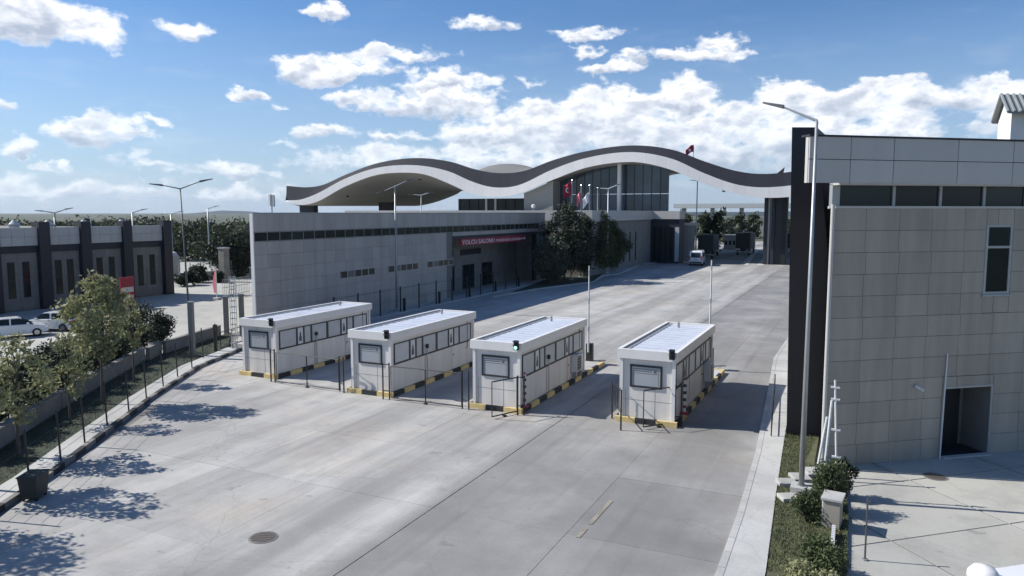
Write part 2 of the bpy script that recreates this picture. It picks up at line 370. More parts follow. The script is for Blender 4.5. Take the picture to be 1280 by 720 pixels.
# ================================================================== THE GROUND
g = MB(); S = 9000
g.add([(-S, -S, -0.12), (S, -S, -0.12), (S, S, -0.12), (-S, S, -0.12)], [(0, 1, 2, 3)])
setting(g.obj('ground', 'terrain'))
LK = [G(-140, 720), G(0, 640), G(60, 600), G(115, 557), G(190, 500), G(250, 460), G(305, 437)]      # kerb of the left pavement
LK = [(p.x, p.y) for p in LK]; LK[0] = (LK[1][0] + (LK[1][0] - LK[2][0]) * 6, LK[1][1] + (LK[1][1] - LK[2][1]) * 6)
RK = [(-3.3, -6.0)] + [(p.x, p.y) for p in (G(895, 720), G(921, 648), G(944, 570), G(958, 500), G(967, 450))] + [(-4.6, 75), (-4.2, 140), (-4, 210)]
RI = [(-1.6, -6.0)] + [(p.x, p.y) for p in (G(957, 720), G(970, 620), G(981, 547), G(992, 480), G(995, 430))] + [(-2.0, 75), (-1.0, 140), (-1, 210)]
joint_base = sheet('road', [(-90, -6), (4, -6), (4, 260), (-90, 260)], -0.035, 'joint'); setting(joint_base)
# concrete slabs, joints recessed; the row of slabs is clipped by the left kerb
SX, SY = 4.6, 5.2; nsl = 0; far = MB()
xs = [1.6 - SX * i for i in range(11)]
for iy in range(0, 26):
    y0 = -6 + iy * SY; y1 = y0 + SY
    if y0 > 128: break
    for ix in range(len(xs) - 1):
        x1, x0 = min(xs[ix], -2.3 - (.9 if y0 > 12 and y0 < 40 else 0) * 0), xs[ix + 1]; gp = 0.005
        ga, gb = (.02 if abs(e + 12.2) < .1 else gp for e in (x0, x1)); pl = [(x0 + ga, y0 + gp), (x1 - gb, y0 + gp), (x1 - gb, y1 - gp), (x0 + ga, y1 - gp)]
        for a, b in zip(LK[:-1], LK[1:]):
            if max(y0, a[1]) < min(y1, b[1]) + 3 or True:
                d = (b[0] - a[0], b[1] - a[1]); nrm = (-d[1], d[0])
                if y1 > a[1] - 8 and y0 < b[1] + 8 and pl: pl = clip(pl, a, nrm)
        if len(pl) < 3: continue
        zz = random.uniform(-0.004, 0.004)
        mb = MB().poly(pl, -0.09, zz); mb.obj('concrete_slab', 'road_concrete', joint_base); nsl += 1
sheet('far_surface', [(-90, 128.6), (4, 128.6), (4, 260), (-90, 260)], -0.005, 'road_concrete', joint_base)
# white lane stripes under the great roof
mb = MB()
for px in (938, 958):
    a, b, c, d = G(px - 12, 331), G(px - 3, 331), G(px + 10, 313), G(px + 6, 313)
    mb.add([(p.x, p.y, 0.006) for p in (a, b, c, d)], [(0, 1, 2, 3)])
mb.obj('painted_stripe', 'far_white', joint_base)
# left side beyond the kerb: pavement strip, grass, then the neighbour's yard
def offs(line, d): 
    out = []
    for i, p in enumerate(line):
        a = line[max(i - 1, 0)]; b = line[min(i + 1, len(line) - 1)]; t = Vector((b[0] - a[0], b[1] - a[1])).normalized()
        out.append((p[0] - t.y * d, p[1] + t.x * d))
    return out
def strip(name, A, B, z, mat, parent=None, thick=0.1):
    mb = MB()
    for i in range(len(A) - 1):
        mb.poly([A[i], A[i + 1], B[i + 1], B[i]], z - thick, z)
    return mb.obj(name, mat, parent)
def along(line, step, start=0.0):
    out = []; t = start
    seg = [(Vector(line[i]), Vector(line[i + 1])) for i in range(len(line) - 1)]; acc = 0
    for a, b in seg:
        L = (b - a).length
        while t <= acc + L:
            out.append((a + (b - a) * ((t - acc) / L), (b - a).normalized())); t += step
        acc += L
    return out
LK1 = offs(LK, 0.22); LK2 = offs(LK, 1.15)
# kerb stones, black and bare grey in turn
k = bpy.data.objects.new('kerb', None); COL.objects.link(k); setting(k)
kst = along(LK, 1.0, 0.0)
kme = {m: MB().box((0, 0, 0.03), (0.985, 0.2, 0.30)).mesh('kerb_stone', m) for m in ('black_paint', 'wall_concrete')}
for i, (p, t) in enumerate(kst):
    o = inst('kerb_stone', kme['black_paint' if i % 2 else 'wall_concrete'], k, (p.x - t.y * .1, p.y + t.x * .1, 0), math.atan2(t.y, t.x))
pv = strip('pavement', LK1, LK2, 0.15, 'pavement_concrete', thick=0.2); setting(pv)
WALLL = [(-58, -22)] + [(p.x, p.y) for p in (G(0, 548, .45), G(90, 492, .45), G(180, 443, .45), G(288, 410, .45))]
WALLL[0] = (WALLL[1][0] + (WALLL[1][0] - WALLL[2][0]) * 3, WALLL[1][1] + (WALLL[1][1] - WALLL[2][1]) * 3)
verge_poly = LK2 + WALLL[::-1]
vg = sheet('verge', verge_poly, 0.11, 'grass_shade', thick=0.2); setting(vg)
cp = sheet('car_park', [(-47, -40), (-30, -40), (WALLL[1][0]-.1, WALLL[1][1]), (WALLL[2][0]-.1, WALLL[2][1]), (WALLL[3][0]-.1, WALLL[3][1]), (WALLL[4][0]-.1, WALLL[4][1]), (-45.6, 46), (-41.5, 40), (-41.5, 130), (-260, 230), (-260, -40)], -0.03, 'yard_concrete'); setting(cp)
mb = MB()
for i in range(6):
    y = 34 + i * 2.6; mb.add([(-67, y, -0.024), (-62, y, -0.024), (-62, y + .12, -0.024), (-67, y + .12, -0.024)], [(0, 1, 2, 3)])
mb.obj('bay_marking', 'far_white', cp)
# right pavement with its kerb stones
rp = strip('pavement', offs(RK, -0.2), RI, 0.13, 'pavement_concrete', thick=0.25); setting(rp)
rkb = bpy.data.objects.new('kerb', None); COL.objects.link(rkb); setting(rkb)
kme2 = MB().box((0, 0, 0.0), (0.985, 0.2, 0.28)).mesh('kerb_stone', 'pavement_concrete')
for i, (p, t) in enumerate(along(RK, 1.0)):
    if p.y < 120: inst('kerb_stone', kme2, rkb, (p.x + t.y * .1, p.y - t.x * .1, 0), math.atan2(t.y, t.x))
# near right: grass verge, stepping slabs, and the yard in front of the tiled building
WANG = 0.66; A0 = Vector((0.47, 30.62)); AD = Vector((math.cos(WANG), math.sin(WANG))); AN = Vector((AD.y, -AD.x))   # facade line, outward normal
def FA(s, out=0.0, z=0.0): p = A0 + AD * s + AN * out; return Vector((p.x, p.y, z))
YE = [(p.x, p.y) for p in (G(1058, 720), G(1060, 650), G(1057, 600), G(1052, 577))]
YE = [(YE[0][0] + .1, -6)] + YE
vr = sheet('verge', RI[:5] + [(-1.3, 33.5), (FA(-2.2).x, FA(-2.2).y), YE[-1]] + YE[-2::-1], 0.10, 'grass', thick=0.2); setting(vr)
yp = YE + [(FA(20).x, FA(20).y), (40, 44), (40, -6)]
yb = sheet('yard', yp, -0.02, 'joint'); setting(yb)
# the yard's slabs, cast in bays across and along the building front
YO = Vector((G(1138, 600).x, G(1138, 600).y)); YU = (Vector(G(1280, 588).xy) - Vector(G(1080, 612).xy)).normalized(); YV = Vector((-YU.y, YU.x))
for i in range(-3, 6):
    for j in range(-8, 4):
        c = [YO + YU * (i * 4.4 + a) + YV * (j * 3.9 + b) for a, b in ((.04, .03), (4.36, .03), (4.36, 3.87), (.04, 3.87))]
        pl = [(p.x, p.y) for p in c]
        if max(p[0] for p in pl) < YE[-1][0] - .2: continue
        pl = clip(pl, (YE[1][0] - .25, 0), (-1, 0))
        if pl: pl = clip(pl, (A0.x, A0.y), (-AN.x, -AN.y))
        if len(pl) >= 3 and min(p[1] for p in pl) > -20: MB().poly(pl, -0.08, 0.0 + random.uniform(-.004, .004)).obj('yard_slab', 'yard_concrete', yb)
def manhole(px, py, label):
    p = G(px, py); t = thing('manhole_cover', label, 'manhole cover', (p.x, p.y, 0.0), .3)
    n = 28; MB().poly([(math.cos(a) * .42, math.sin(a) * .42) for a in [2 * math.pi * i / n for i in range(n)]], 0, .012).obj('frame', 'joint', t)
    mb = MB().poly([(math.cos(a) * .36, math.sin(a) * .36) for a in [2 * math.pi * i / n for i in range(n)]], .0125, .018)
    for i in range(-2, 3):
        w = math.sqrt(.33 ** 2 - (i * .12) ** 2); mb.b2(-w, w, i * .12 - .02, i * .12 + .02, .018, .026)
    mb.obj('lid', 'manhole', t)
manhole(329, 672, 'round iron manhole cover in the open concrete lane in the foreground')
manhole(1169, 596, 'brown manhole cover in the yard before the tiled building door')
# worn yellow lane line
a, b = G(722, 672), G(764, 626); d = (b - a).normalized(); nn = Vector((-d.y, d.x, 0)) * .07
mb = MB()
for i in range(9):
    if i in (2,): continue
    s0 = a + (b - a) * (i / 9); s1 = a + (b - a) * ((i + 1.0) / 9)
    mb.add([(*(s0 - nn).xy, .011), (*(s1 - nn).xy, .011), (*(s1 + nn).xy, .011), (*(s0 + nn).xy, .011)], [(0, 1, 2, 3)])
mb.obj('lane_line', 'yellow_line', joint_base)

# ================================================================== BOOTHS
BW, BL, BH = 2.74, 9.3, 3.36
booth_label = ['white inspection booth nearest the long tiled wall, leftmost of the four', 'white inspection booth second from the left, between two black lane gates',
               'white inspection booth with a green signal lit on its roof corner', 'white inspection booth on its own at the right, by the pavement']
BP = [(-31.45, 32.3), (-23.0, 31.5), (-15.68, 31.5), (-8.5, 32.3)]
def make_booth():
    t = thing('booth', '', 'booth', (0, 0, 0), 0, 'white inspection booths on kerbed islands')
    hw = BW / 2 - .17; y0, y1 = .17, BL - .17; zb = .22
    MB().b2(-hw, hw, y0, y1, zb, BH - .42).obj('wall', 'white_paint', t)
    # corner posts stand proud
    for x in (-hw, hw):
        for y in (y0, y1): MB().box((x, y, (zb + BH - .42) / 2 + .0), (.15, .15, BH - .42 - zb - .004)).obj('corner_post', 'white_panel', t)
    # roof fascia: four boards round a sunk sheet
    w = BW / 2; f = MB(); z0, z1 = BH - .42, BH
    f.b2(-w, w, 0, .16, z0, z1).b2(-w, w, BL - .16, BL, z0, z1).b2(-w, -w + .16, .16, BL - .16, z0, z1 - .002).b2(w - .16, w, .16, BL - .16, z0, z1 - .002)
    f.obj('roof_fascia', 'white_panel', t)
    r = MB(); r.b2(-w + .16, w - .16, .16, BL - .16, z0 + .1, z0 + .31)
    rf = r.obj('roof', 'roof_sheet', t)
    rib = MB().b2(-w + .42, w - .2, -.025, .025, 0, .022).mesh('rib', 'roof_sheet')
    for i in range(13): inst('rib', rib, rf, (0, .6 + i * .68, z0 + .31))
    MB().b2(-w + .18, -w + .40, .2, BL - .2, z0 + .31, z0 + .34).obj('gutter', 'galv', rf)
    # front notice window
    nw = thing_child('notice_window', t)
    fr = MB(); a0, a1, b0, b1 = -.80, .68, 1.62, 2.66; th = .07; yf = y0
    th = .085; fr.b2(a0, a1, yf - .05, yf, b1 - th, b1).b2(a0, a1, yf - .05, yf, b0, b0 + th).b2(a0, a0 + th, yf - .05, yf, b0 + th, b1 - th).b2(a1 - th, a1, yf - .05, yf, b0 + th, b1 - th)
    fo = fr.obj('notice_window', 'dark_frame', t)
    MB().b2(a0 + th, a1 - th, yf - .02, yf - .001, b0 + th, b1 - th).obj('notice_board', 'poster_grey', fo)
    mk = MB()
    mk.b2(-.62, .46, yf - .024, yf - .021, 2.46, 2.485).b2(-.62, .2, yf - .024, yf - .021, 2.36, 2.40).b2(.28, .42, yf - .024, yf - .021, 2.33, 2.43).b2(-.62, .48, yf - .024, yf - .021, 2.27, 2.29)
    mk.b2(.5, .512, yf - .024, yf - .021, 1.75, 2.5).b2(-.66, -.648, yf - .024, yf - .021, 1.75, 2.5)
    mk.obj('print', 'ink', fo)
    # lane-side window band: eight lights
    xs0 = hw; zt0, zt1 = 1.60, 2.72; yb0, yb1 = .45, BL - .45
    widths = [1.35, .55, .62, 1.35, 1.25, .55, .62, 1.35]; tot = sum(widths); sc_ = (yb1 - yb0) / tot
    band = MB().b2(xs0, xs0 + .045, yb0, yb1, zt1 - .06, zt1).b2(xs0, xs0 + .045, yb0, yb1, zt0, zt0 + .09)
    y = yb0; cells = []
    for i, wd in enumerate(widths):
        wd *= sc_; m_ = .07 if i != 4 else .12
        band.b2(xs0, xs0 + .045, y - (.07 if y > yb0 else 0), y + m_, zt0 + .09, zt1 - .06); cells.append((y + m_, y + wd - .07)); y += wd
    band.b2(xs0, xs0 + .045, yb1 - .07, yb1, zt0 + .09, zt1 - .06)
    bo = band.obj('window_band', 'dark_frame', t)
    for i, (c0, c1) in enumerate(cells):
        po = i in (1, 5)
        MB().b2(xs0 + .003, xs0 + (.028 if po else .02), c0, c1, zt0 + .092, zt1 - .062).obj('poster' if po else 'pane', 'poster_white' if po else 'booth_glass', bo)
        if po:
            cy = (c0 + c1) / 2
            MB().prism([(cy - .12, 1.85), (cy + .12, 1.85), (cy + .12, 2.12), (cy + .07, 2.16), (cy + .07, 2.3), (cy, 2.42), (cy - .07, 2.3), (cy - .07, 2.16), (cy - .12, 2.12)], 'x', xs0 + .0285, xs0 + .033).obj('pictogram', 'ink', bo)
    MB().b2(-hw + .2, -hw + .215, y0 - .006, y0, zb, 1.5).b2(.35, .362, y0 - .006, y0, zb, 1.6).b2(-hw + .08, hw - .08, y0 - .006, y0, 1.02, 1.032).obj('panel_seam', 'joint_grey', t)
    MB().b2(hw + .001, hw + .03, 6.62, 6.72, 1.05, 1.12).obj('handle', 'dark_frame', t)
    MB().tube([(hw + .02, BL - .9, 2.85), (hw + .02, BL - .9, 1.3), (hw + .03, BL - 1.1, 1.2)], .02, 6).obj('cable', 'dark_frame', t)
    MB().tube([(-.4, BL - 1.2, BH - .1), (-.4, BL - 1.2, BH + .16), (-.4, BL - 1.2, BH + .2)], [.07, .07, .02], 10).obj('roof_vent', 'galv', t)
    # same band on the far side
    bb = MB().b2(-xs0 - .04, -xs0, yb0, yb1, zt0, zt1); o2 = bb.obj('window_band', 'dark_frame', t)
    # skirting, door seam
    MB().b2(hw, hw + .012, 3.5, 3.515, zb, 1.55).b2(hw, hw + .012, 6.5, 6.515, zb, 1.55).obj('panel_seam', 'joint_grey', t)
    return t
def thing_child(n, p): return None
b0 = make_booth()
booths = [b0] + [copy_tree(b0) for _ in range(3)]
for o, (x, y), lb in zip(booths, BP, booth_label): o.location = (x, y, 0); o['label'] = lb
# kerbed islands painted in yellow and black
blk = {m: {} for m in ('yellow', 'black_paint')}
def kerb_block(m, L):
    key = round(L, 3)
    if key not in blk[m]: blk[m][key] = MB().box((0, 0, .12), (L - .012, .16, .24)).mesh('kerb_block', m)
    return blk[m][key]
isl_lab = ['kerbed island under the leftmost booth, yellow and black blocks', 'kerbed island under the second booth, yellow and black blocks', 'kerbed island under the booth with the green signal', 'kerbed island under the rightmost booth, yellow and black blocks']
for bi, (x, y) in enumerate(BP):
    t = thing('traffic_island', isl_lab[bi], 'traffic island', (x, y, 0), 0, 'painted islands of the booths')
    hw = BW / 2 + .06; yy0, yy1 = -.10, BL + 3.2
    MB().b2(-hw + .16, hw - .16, yy0 + .16, yy1 - .16, -.02, .215).obj('island_top', 'pavement_concrete', t)
    L = (2 * hw) / 3
    for i in range(3):
        for ye in (yy0 + .08, yy1 - .08): inst('kerb_block', kerb_block('yellow' if i % 2 == 0 else 'black_paint', L), t, (-hw + L * (i + .5), ye, 0))
    n = 12; L2 = (yy1 - yy0 - .32) / n
    for i in range(n):
        for xe in (-hw + .08, hw - .08): inst('kerb_block', kerb_block('black_paint' if i % 2 == 0 else 'yellow', L2), t, (xe, yy0 + .16 + L2 * (i + .5), 0), math.pi / 2)
# little signal lights on the roof corners
sig_lab = ['small black signal on the roof corner of the leftmost booth', 'small black signal on the roof corner of the second booth', 'black signal with its green lamp lit on the booth roof corner', 'black signal on the roof corner of the rightmost booth']
for bi, (x, y) in enumerate(BP):
    t = thing('signal_light', sig_lab[bi], 'signal light', (x + BW / 2 - .22, y - .02, BH - .30), 0, 'signal lights on the booth roofs')
    MB().b2(-.12, .12, -.14, 0, 0, .46).obj('housing', 'black_metal', t, bevel=.02)
    MB().b2(-.13, .13, -.24, -.14, .40, .43).b2(-.13, .13, -.22, -.14, .22, .24).obj('hood', 'black_metal', t)
    for k_, (z, m) in enumerate(((.32, 'glass_dark'), (.12, 'lamp_green' if bi == 2 else 'glass_dark'))):
        MB().tube([(0, -.165, z), (0, -.135, z)], .075, 14).obj('lens', m, t)
# reader posts on the islands
for bi, (x, y) in enumerate(BP[:3]):
    t = thing('reader_post', ['thin grey reader post beside the leftmost booth windows', 'thin grey reader post beside the second booth windows', 'thin grey reader post beside the green-signal booth'][bi], 'post', (x + BW / 2 + (-.06 if bi < 3 else 0), y + 3.6, .24), 0, 'reader posts on the islands')
    MB().tube([(0, 0, 0), (0, 0, 1.75)], .03, 8).obj('pole', 'galv', t); MB().box((0, 0, 1.86), (.14, .14, .22)).obj('reader_head', 'black_metal', t, bevel=.02)
# red and white marker posts
for bi, lab in ((2, 'red and white marker post at the green-signal booth'), (3, 'red and white marker post at the rightmost booth')):
    x, y = BP[bi]; yy = y + (.35 if bi == 2 else 1.6)
    t = thing('marker_post', lab, 'bollard', (x + BW / 2 + .02, yy, .24), 0, 'red and white marker posts')
    MB().tube([(0, 0, 0), (0, 0, 1.6)], .075, 12).obj('post', 'white_paint', t)
    for i in range(4): MB().tube([(0, 0, .28 + i * .33), (0, 0, .42 + i * .33)], .079, 12).obj('band', 'dark_frame' if i else 'red', t)
    MB().tube([(0, 0, 1.6), (0, 0, 1.72)], [.07, .01], 12).obj('tip', 'red', t)
    MB().box((0.0, .0, .05), (.34, .34, .1)).obj('foot', 'red', t)
# air-conditioning units on two booths
acm = None
for bi in (2, 3):
    x, y = BP[bi]
    t = thing('air_conditioner', ['', '', 'grey air conditioner at the back of the green-signal booth', 'grey air conditioner at the back of the rightmost booth'][bi], 'air conditioner', (x + BW / 2 + .05, y + BL - 1.75, .62), 0, 'air conditioners on the booths')
    MB().b2(-.2, .16, -.5, .5, 0, .95).obj('casing', 'white_paint', t, bevel=.02)
    gr = MB().b2(.161, .18, -.42, .16, .08, .88).obj('grille', 'dark_frame', t)
    for i in range(5): MB().b2(.181, .19, -.42, .16, .14 + i * .16, .17 + i * .16).obj('louvre', 'galv', gr)
    MB().b2(-.15, .1, -.45, -.38, -.38, 0).b2(-.15, .1, .38, .45, -.38, 0).obj('bracket', 'galv', t)
# raised barriers
for bi, lab, (px, py), ty in ((2, 'raised white barrier boom behind the green-signal booth', (737, 455), 332), (3, 'raised white barrier boom behind the rightmost booth', (887, 462), 325)):
    p = G(px, py); t = thing('barrier', lab, 'barrier', (p.x, p.y, 0.2), 0, 'raised lane barriers')
    MB().b2(-.2, .2, -.2, .2, 0.02, 1.12).obj('cabinet', 'black_metal', t, bevel=.03)
    MB().b2(-.25, .25, -.25, .25, -.2, .02).obj('base', 'pavement_concrete', t)
    top = ZT((p.x, p.y), ty) - .2
    MB().tube([(.0, -.27, .6), (0, -.27, top)], [.065, .04], 8).obj('boom', 'pole_white', t)
    for z in np.linspace(1.9, top - .6, 3): MB().tube([(0, -.27, z), (0, -.27, z + .3)], .066 - .004 * z + .004, 8).obj('boom_band', 'poster_grey', t)
    MB().box((0, -.25, .85), (.14, .12, .3)).obj('hub', 'galv', t)
    MB().tube([(.3, .1, .02), (.9, .5, .02)], .04, 8).obj('arm_rest', 'pole_white', t)

# ---- black lane gates
def bar(mb, a, b, w=.05): mb.tube([a, b], w / 2, 6)
def gate(label, p0, p1, h=1.75, mid=True, ladders=(), z0=.12):
    d = (p1 - p0); L = d.length; u = d.normalized()
    t = thing('lane_gate', label, 'gate', (p0.x, p0.y, 0), math.atan2(u.y, u.x), 'black tubular lane gates')
    mb = MB(); bar(mb, (0, 0, z0), (0, 0, h)); bar(mb, (L, 0, z0), (L, 0, h)); mb.obj('stile', 'black_metal', t)
    mb = MB(); bar(mb, (0, 0, h), (L, 0, h), .06); mb.obj('top_rail', 'black_metal', t)
    mb = MB(); bar(mb, (0, 0, z0), (L, 0, z0), .06); mb.obj('bottom_rail', 'black_metal', t)
    if mid: mb = MB(); bar(mb, (L * .5, 0, 0), (L * .5, 0, h), .07); mb.obj('centre_bar', 'black_metal', t)
    MB().box((L * .5, 0, .03), (.16, .16, .06)).obj('wheel', 'rubber', t)
    return t
def ladder(label, px, py, px2, py2, h=1.9, ang=None):
    a = G(px, py); b = G(px2, py2); t = thing('gate_post', label, 'gate post', (a.x, a.y, 0), math.atan2(b.y - a.y, b.x - a.x), 'twin black gate posts')
    L = (b - a).length; L = max(L, .3)
    for x in (0, L):
        mb = MB(); bar(mb, (x, 0, 0), (x, 0, h), .08); mb.obj('post', 'black_metal', t)
    for z in (.45, h - .08):
        mb = MB(); bar(mb, (0, 0, z), (L, 0, z), .05); mb.obj('rung', 'black_metal', t)
ladder('twin black gate posts at the front corner of the leftmost booth', 339, 477, 344, 478)
ladder('twin black gate posts left of the second booth', 425, 489, 430, 491)
ladder('twin black gate posts at the front corner of the second booth', 479, 499, 487, 499.5)
ladder('twin black gate posts left of the green-signal booth', 578, 511, 586, 512)
ladder('twin black gate posts at the front corner of the green-signal booth', 647, 519, 655, 519)
ladder('twin black gate posts at the front corner of the rightmost booth', 843, 533, 851, 533)
gate('black gate closed across the lane left of the second booth', G(346, 479), G(424, 490), 1.75)
gate('black gate closed across the lane left of the green-signal booth', G(489, 500), G(577, 511), 1.75)
gate('black gate leaf swung open in front of the green-signal booth', G(615, 524), G(646, 517), 1.75, False)
gate('black gate leaf swung open in front of the rightmost booth', G(804, 537), G(843, 531), 1.75, False)
# barred side panel left of booth four
p0, p1 = G(776, 538), G(765, 523); t = thing('side_railing', 'short black barred railing at the left of the rightmost booth', 'railing', (p0.x, p0.y, 0), math.atan2(p1.y - p0.y, p1.x - p0.x)); L = (p1 - p0).length
for x in (0, L): mb = MB(); bar(mb, (x, 0, 0), (x, 0, 1.8), .08); mb.obj('post', 'black_metal', t)
for z in (.8, 1.75): mb = MB(); bar(mb, (0, 0, z), (L, 0, z), .05); mb.obj('rail', 'black_metal', t)
for i in range(1, 5): mb = MB(); bar(mb, (L * i / 5, 0, .8), (L * i / 5, 0, 1.75), .03); mb.obj('bar', 'black_metal', t)

# ================================================================== LONG TILED BUILDING
LX, LY0, LY1, LH = -41.2, 42.3, 99.0, 9.45
lb = thing('long_building', 'long low tiled building with a ribbon window and a red sign over its entrance', 'building', (LX, LY0, 0))
RY0, RY1 = 29.9, 53.8       # recess of the entrance, measured along the front
MB().poly([(-.06, 0), (-.06, RY0), (-24, RY0), (-24, 27)], 0, LH - .02).obj('wall', 'joint_grey', lb)
MB().b2(-24, -3.2, RY0, LY1 - LY0, 0, 6.9).b2(-3.2, -.06, RY1, LY1 - LY0, 0, 6.9).obj('rear_wall', 'wall_concrete', lb)
MB().b2(-24, -.06, RY0 + .002, LY1 - LY0, 6.9, LH - .02).obj('upper_wall', 'tile', lb)
MB().poly([(.05, -.08), (.05, LY1 - LY0 + .05), (-24.05, LY1 - LY0 + .05), (-24.05, 27)], LH - .02, LH + .06).obj('coping', 'galv', lb)
MB().b2(-.28, .02, -.085, -.005, 0, LH - .025).obj('corner_trim', 'white_panel', lb)
PW = 1.36
tm = {}
rows = [(0.0, 1.05), (1.05, 2.1), (2.1, 3.15), (3.15, 4.2), (4.2, 5.25), (5.25, 6.3), (6.3, 7.3), (8.06, LH - .03)]
npn = int((LY1 - LY0) / PW)
for r, (z0, z1) in enumerate(rows):
    me = MB().b2(-.06, 0, .009, PW - .009, z0 + .009, z1 - .009).mesh('tile_panel', 'tile')
    for i in range(npn):
        y = i * PW
        if RY0 - PW < y < RY1 and z1 < 7.35:
            if y + PW > RY0 + .01: continue
        if y > RY1 and z0 < 7: continue
        inst('tile_panel', me, lb, (random.uniform(0, .006), y, 0))
MB().b2(-.058, -.002, RY0, LY1 - LY0, 6.9, 7.3).obj('lintel', 'tile', lb)
# ribbon window: frame and panes
rb = MB().b2(-.06, .012, 0.02, LY1 - LY0, 7.3, 7.37).b2(-.06, .012, .02, LY1 - LY0, 7.99, 8.06)
for i in range(int((LY1 - LY0) / 1.36) + 1): rb.b2(-.06, .0, .02 + i * 1.36, .09 + i * 1.36, 7.37, 7.99)
rbo = rb.obj('ribbon_window', 'wall_concrete', lb)
me = MB().b2(-.055, -.03, .09, 1.38, 7.37, 7.99).mesh('pane', 'glass_dark')
for i in range(int((LY1 - LY0) / 1.36) - 1): inst('pane', me, rbo, (0, i * 1.36, 0))
# small windows: five lights each
for (xa, ya, xb, yb_) in ((425, 341, 468, 330), (485, 334, 522, 324), (534, 328, 566, 319)):
    A_ = PX(xa, ya, LX); B_ = PX(xb, yb_, LX); z0, y0, y1 = A_.z, A_.y - LY0, B_.y - LY0; z0 = 3.72; z1 = 4.42
    w = MB().b2(-.02, .05, y0, y1, z0, z0 + .06).b2(-.02, .05, y0, y1, z1 - .06, z1)
    n = 5; st = (y1 - y0) / n
    for i in range(n + 1): w.b2(-.02, .05, y0 + i * st - (.05 if i else 0), y0 + i * st + (.05 if i < n else 0), z0 + .06, z1 - .06)
    wo = w.obj('window', 'galv', lb)
    for i in range(n): MB().b2(-.0, .02, y0 + i * st + .05, y0 + (i + 1) * st - .05, z0 + .06, z1 - .06).obj('pane', 'glass_dark' if i != 1 else 'glass_blue', wo)
# entrance recess: dark glazing, piers
for y in np.arange(RY0 + 3.0, RY1 - 6, 5.1):
    o = MB().b2(-3.2, -3.14, y, y + 2.9, .1, 3.0).obj('glazing', 'glass_dark', lb)
    MB().b2(-3.2, -3.1, y + 1.42, y + 1.5, .1, 3.0).b2(-3.2, -3.1, y - .1, y, .1, 3.1).b2(-3.2, -3.1, y, y + 2.9, 3.0, 3.1).obj('frame', 'dark_frame', o)
for y in (RY1 - .5,): MB().b2(-.6, -.15, y, y + .45, 0, 6.9).obj('pier', 'charcoal', lb)
for y in (RY0 + .3, RY0 + 7.5): MB().b2(-3.14, -3.05, y, y + 5.2, 4.3, 5.0).obj('window', 'dark_frame', lb)
MB().b2(-3.1, -.05, RY0, RY1, 6.55, 6.9).obj('canopy', 'charcoal', lb)
# the red sign with its lettering
sa = PX(575, 305, LX); sb = PX(656, 303, LX)
ys0, ys1 = sa.y - LY0, sb.y - LY0
sg = thing('building_sign', 'long red sign with white lettering over the recessed entrance of the long building', 'sign', (LX, LY0 + ys0, 5.75))
MB().b2(.01, .12, 0, ys1 - ys0, 0, .78).obj('sign_board', 'red', sg, bevel=.01)
SL = ys1 - ys0
def signtext(s, y, z, size, w):
    me = text_mesh(s, 1.0, 'white_cloth'); xs_ = [v.co.x for v in me.vertices]; zs_ = [v.co.y for v in me.vertices]
    kx = w / (max(xs_) - min(xs_)); kz = size / (max(zs_) - min(zs_)); x0 = min(xs_)
    for v in me.vertices: v.co = Vector((.125 + v.co.z * .5, y + (v.co.x - x0) * kx, z + v.co.y * kz))
    me.update(); return inst('lettering', me, sg)
signtext('YOLCU SALONU', .3, .14, .48, SL * .46); signtext('PASSENGER LOUNGE', .5 + SL * .48, .18, .30, SL * .40)
MB().b2(.121, .135, SL - 1.6, SL - .4, .30, .38).add([(.13, SL - .5, .55), (.13, SL - .1, .34), (.13, SL - .5, .13)], [(0, 2, 1)]).obj('arrow', 'white_cloth', sg)
MB().b2(-.1, .02, .5, .7, .1, .3).b2(-.1, .02, SL - .7, SL - .5, .1, .3).obj('bracket', 'dark_frame', sg)
# antenna at the left of its roof
p = PX(340, 265, LX - 3)
t = thing('roof_antenna', 'twin panel antenna standing on the long building roof, left end', 'antenna', (p.x, p.y, LH + .04))
MB().tube([(0, 0, 0), (0, 0, 1.5)], .05, 8).obj('mast', 'galv', t)
MB().b2(-.3, -.12, -.06, .06, .55, 1.5).obj('panel', 'white_panel', t); MB().b2(.12, .3, -.06, .06, .5, 1.45).obj('panel', 'poster_grey', t)

# ================================================================== WAVE ROOF TERMINAL
FY, BY = 140.0, 196.0
topx = [(-125.5,15.9),(-120.1,15.5),(-115.4,15.9),(-108.4,18.2),(-99.4,20.6),(-88.9,21.4),(-80.8,20.4),(-75.0,18.7),(-70.3,17.8),(-63.9,17.9),(-56.9,20.0),(-50.1,21.5),(-40.5,22.3),(-32.8,21.2),(-26.9,18.9),(-21.1,17.0),(-17.0,16.4),(-11.6,16.7),(-4,18.4)]
midx = [(-126.3,12.4),(-121.4,12.6),(-116.6,13.9),(-108.4,17.2),(-99.4,19.5),(-88.9,19.8),(-80.9,18.3),(-75.1,16.0),(-70.4,14.8),(-64.8,15.0),(-56.9,18.1),(-50.1,20.1),(-40.5,21.0),(-32.8,19.5),(-26.8,16.7),(-21.1,14.6),(-16.9,14.0),(-11.5,14.3),(-4,16)]
botx = [(-126.4,12.2),(-121.5,11.3),(-116.7,12.0),(-108.4,15.4),(-99.5,17.9),(-93.1,18.3),(-86.9,17.8),(-80.9,15.8),(-75.1,13.5),(-70.4,12.8),(-64.8,13.2),(-56.9,16.0),(-50.1,18.2),(-43.6,19.1),(-38.9,19.0),(-32.7,17.4),(-26.8,14.8),(-21.0,12.9),(-16.8,12.2),(-11.5,12.3),(-4,13.8)]
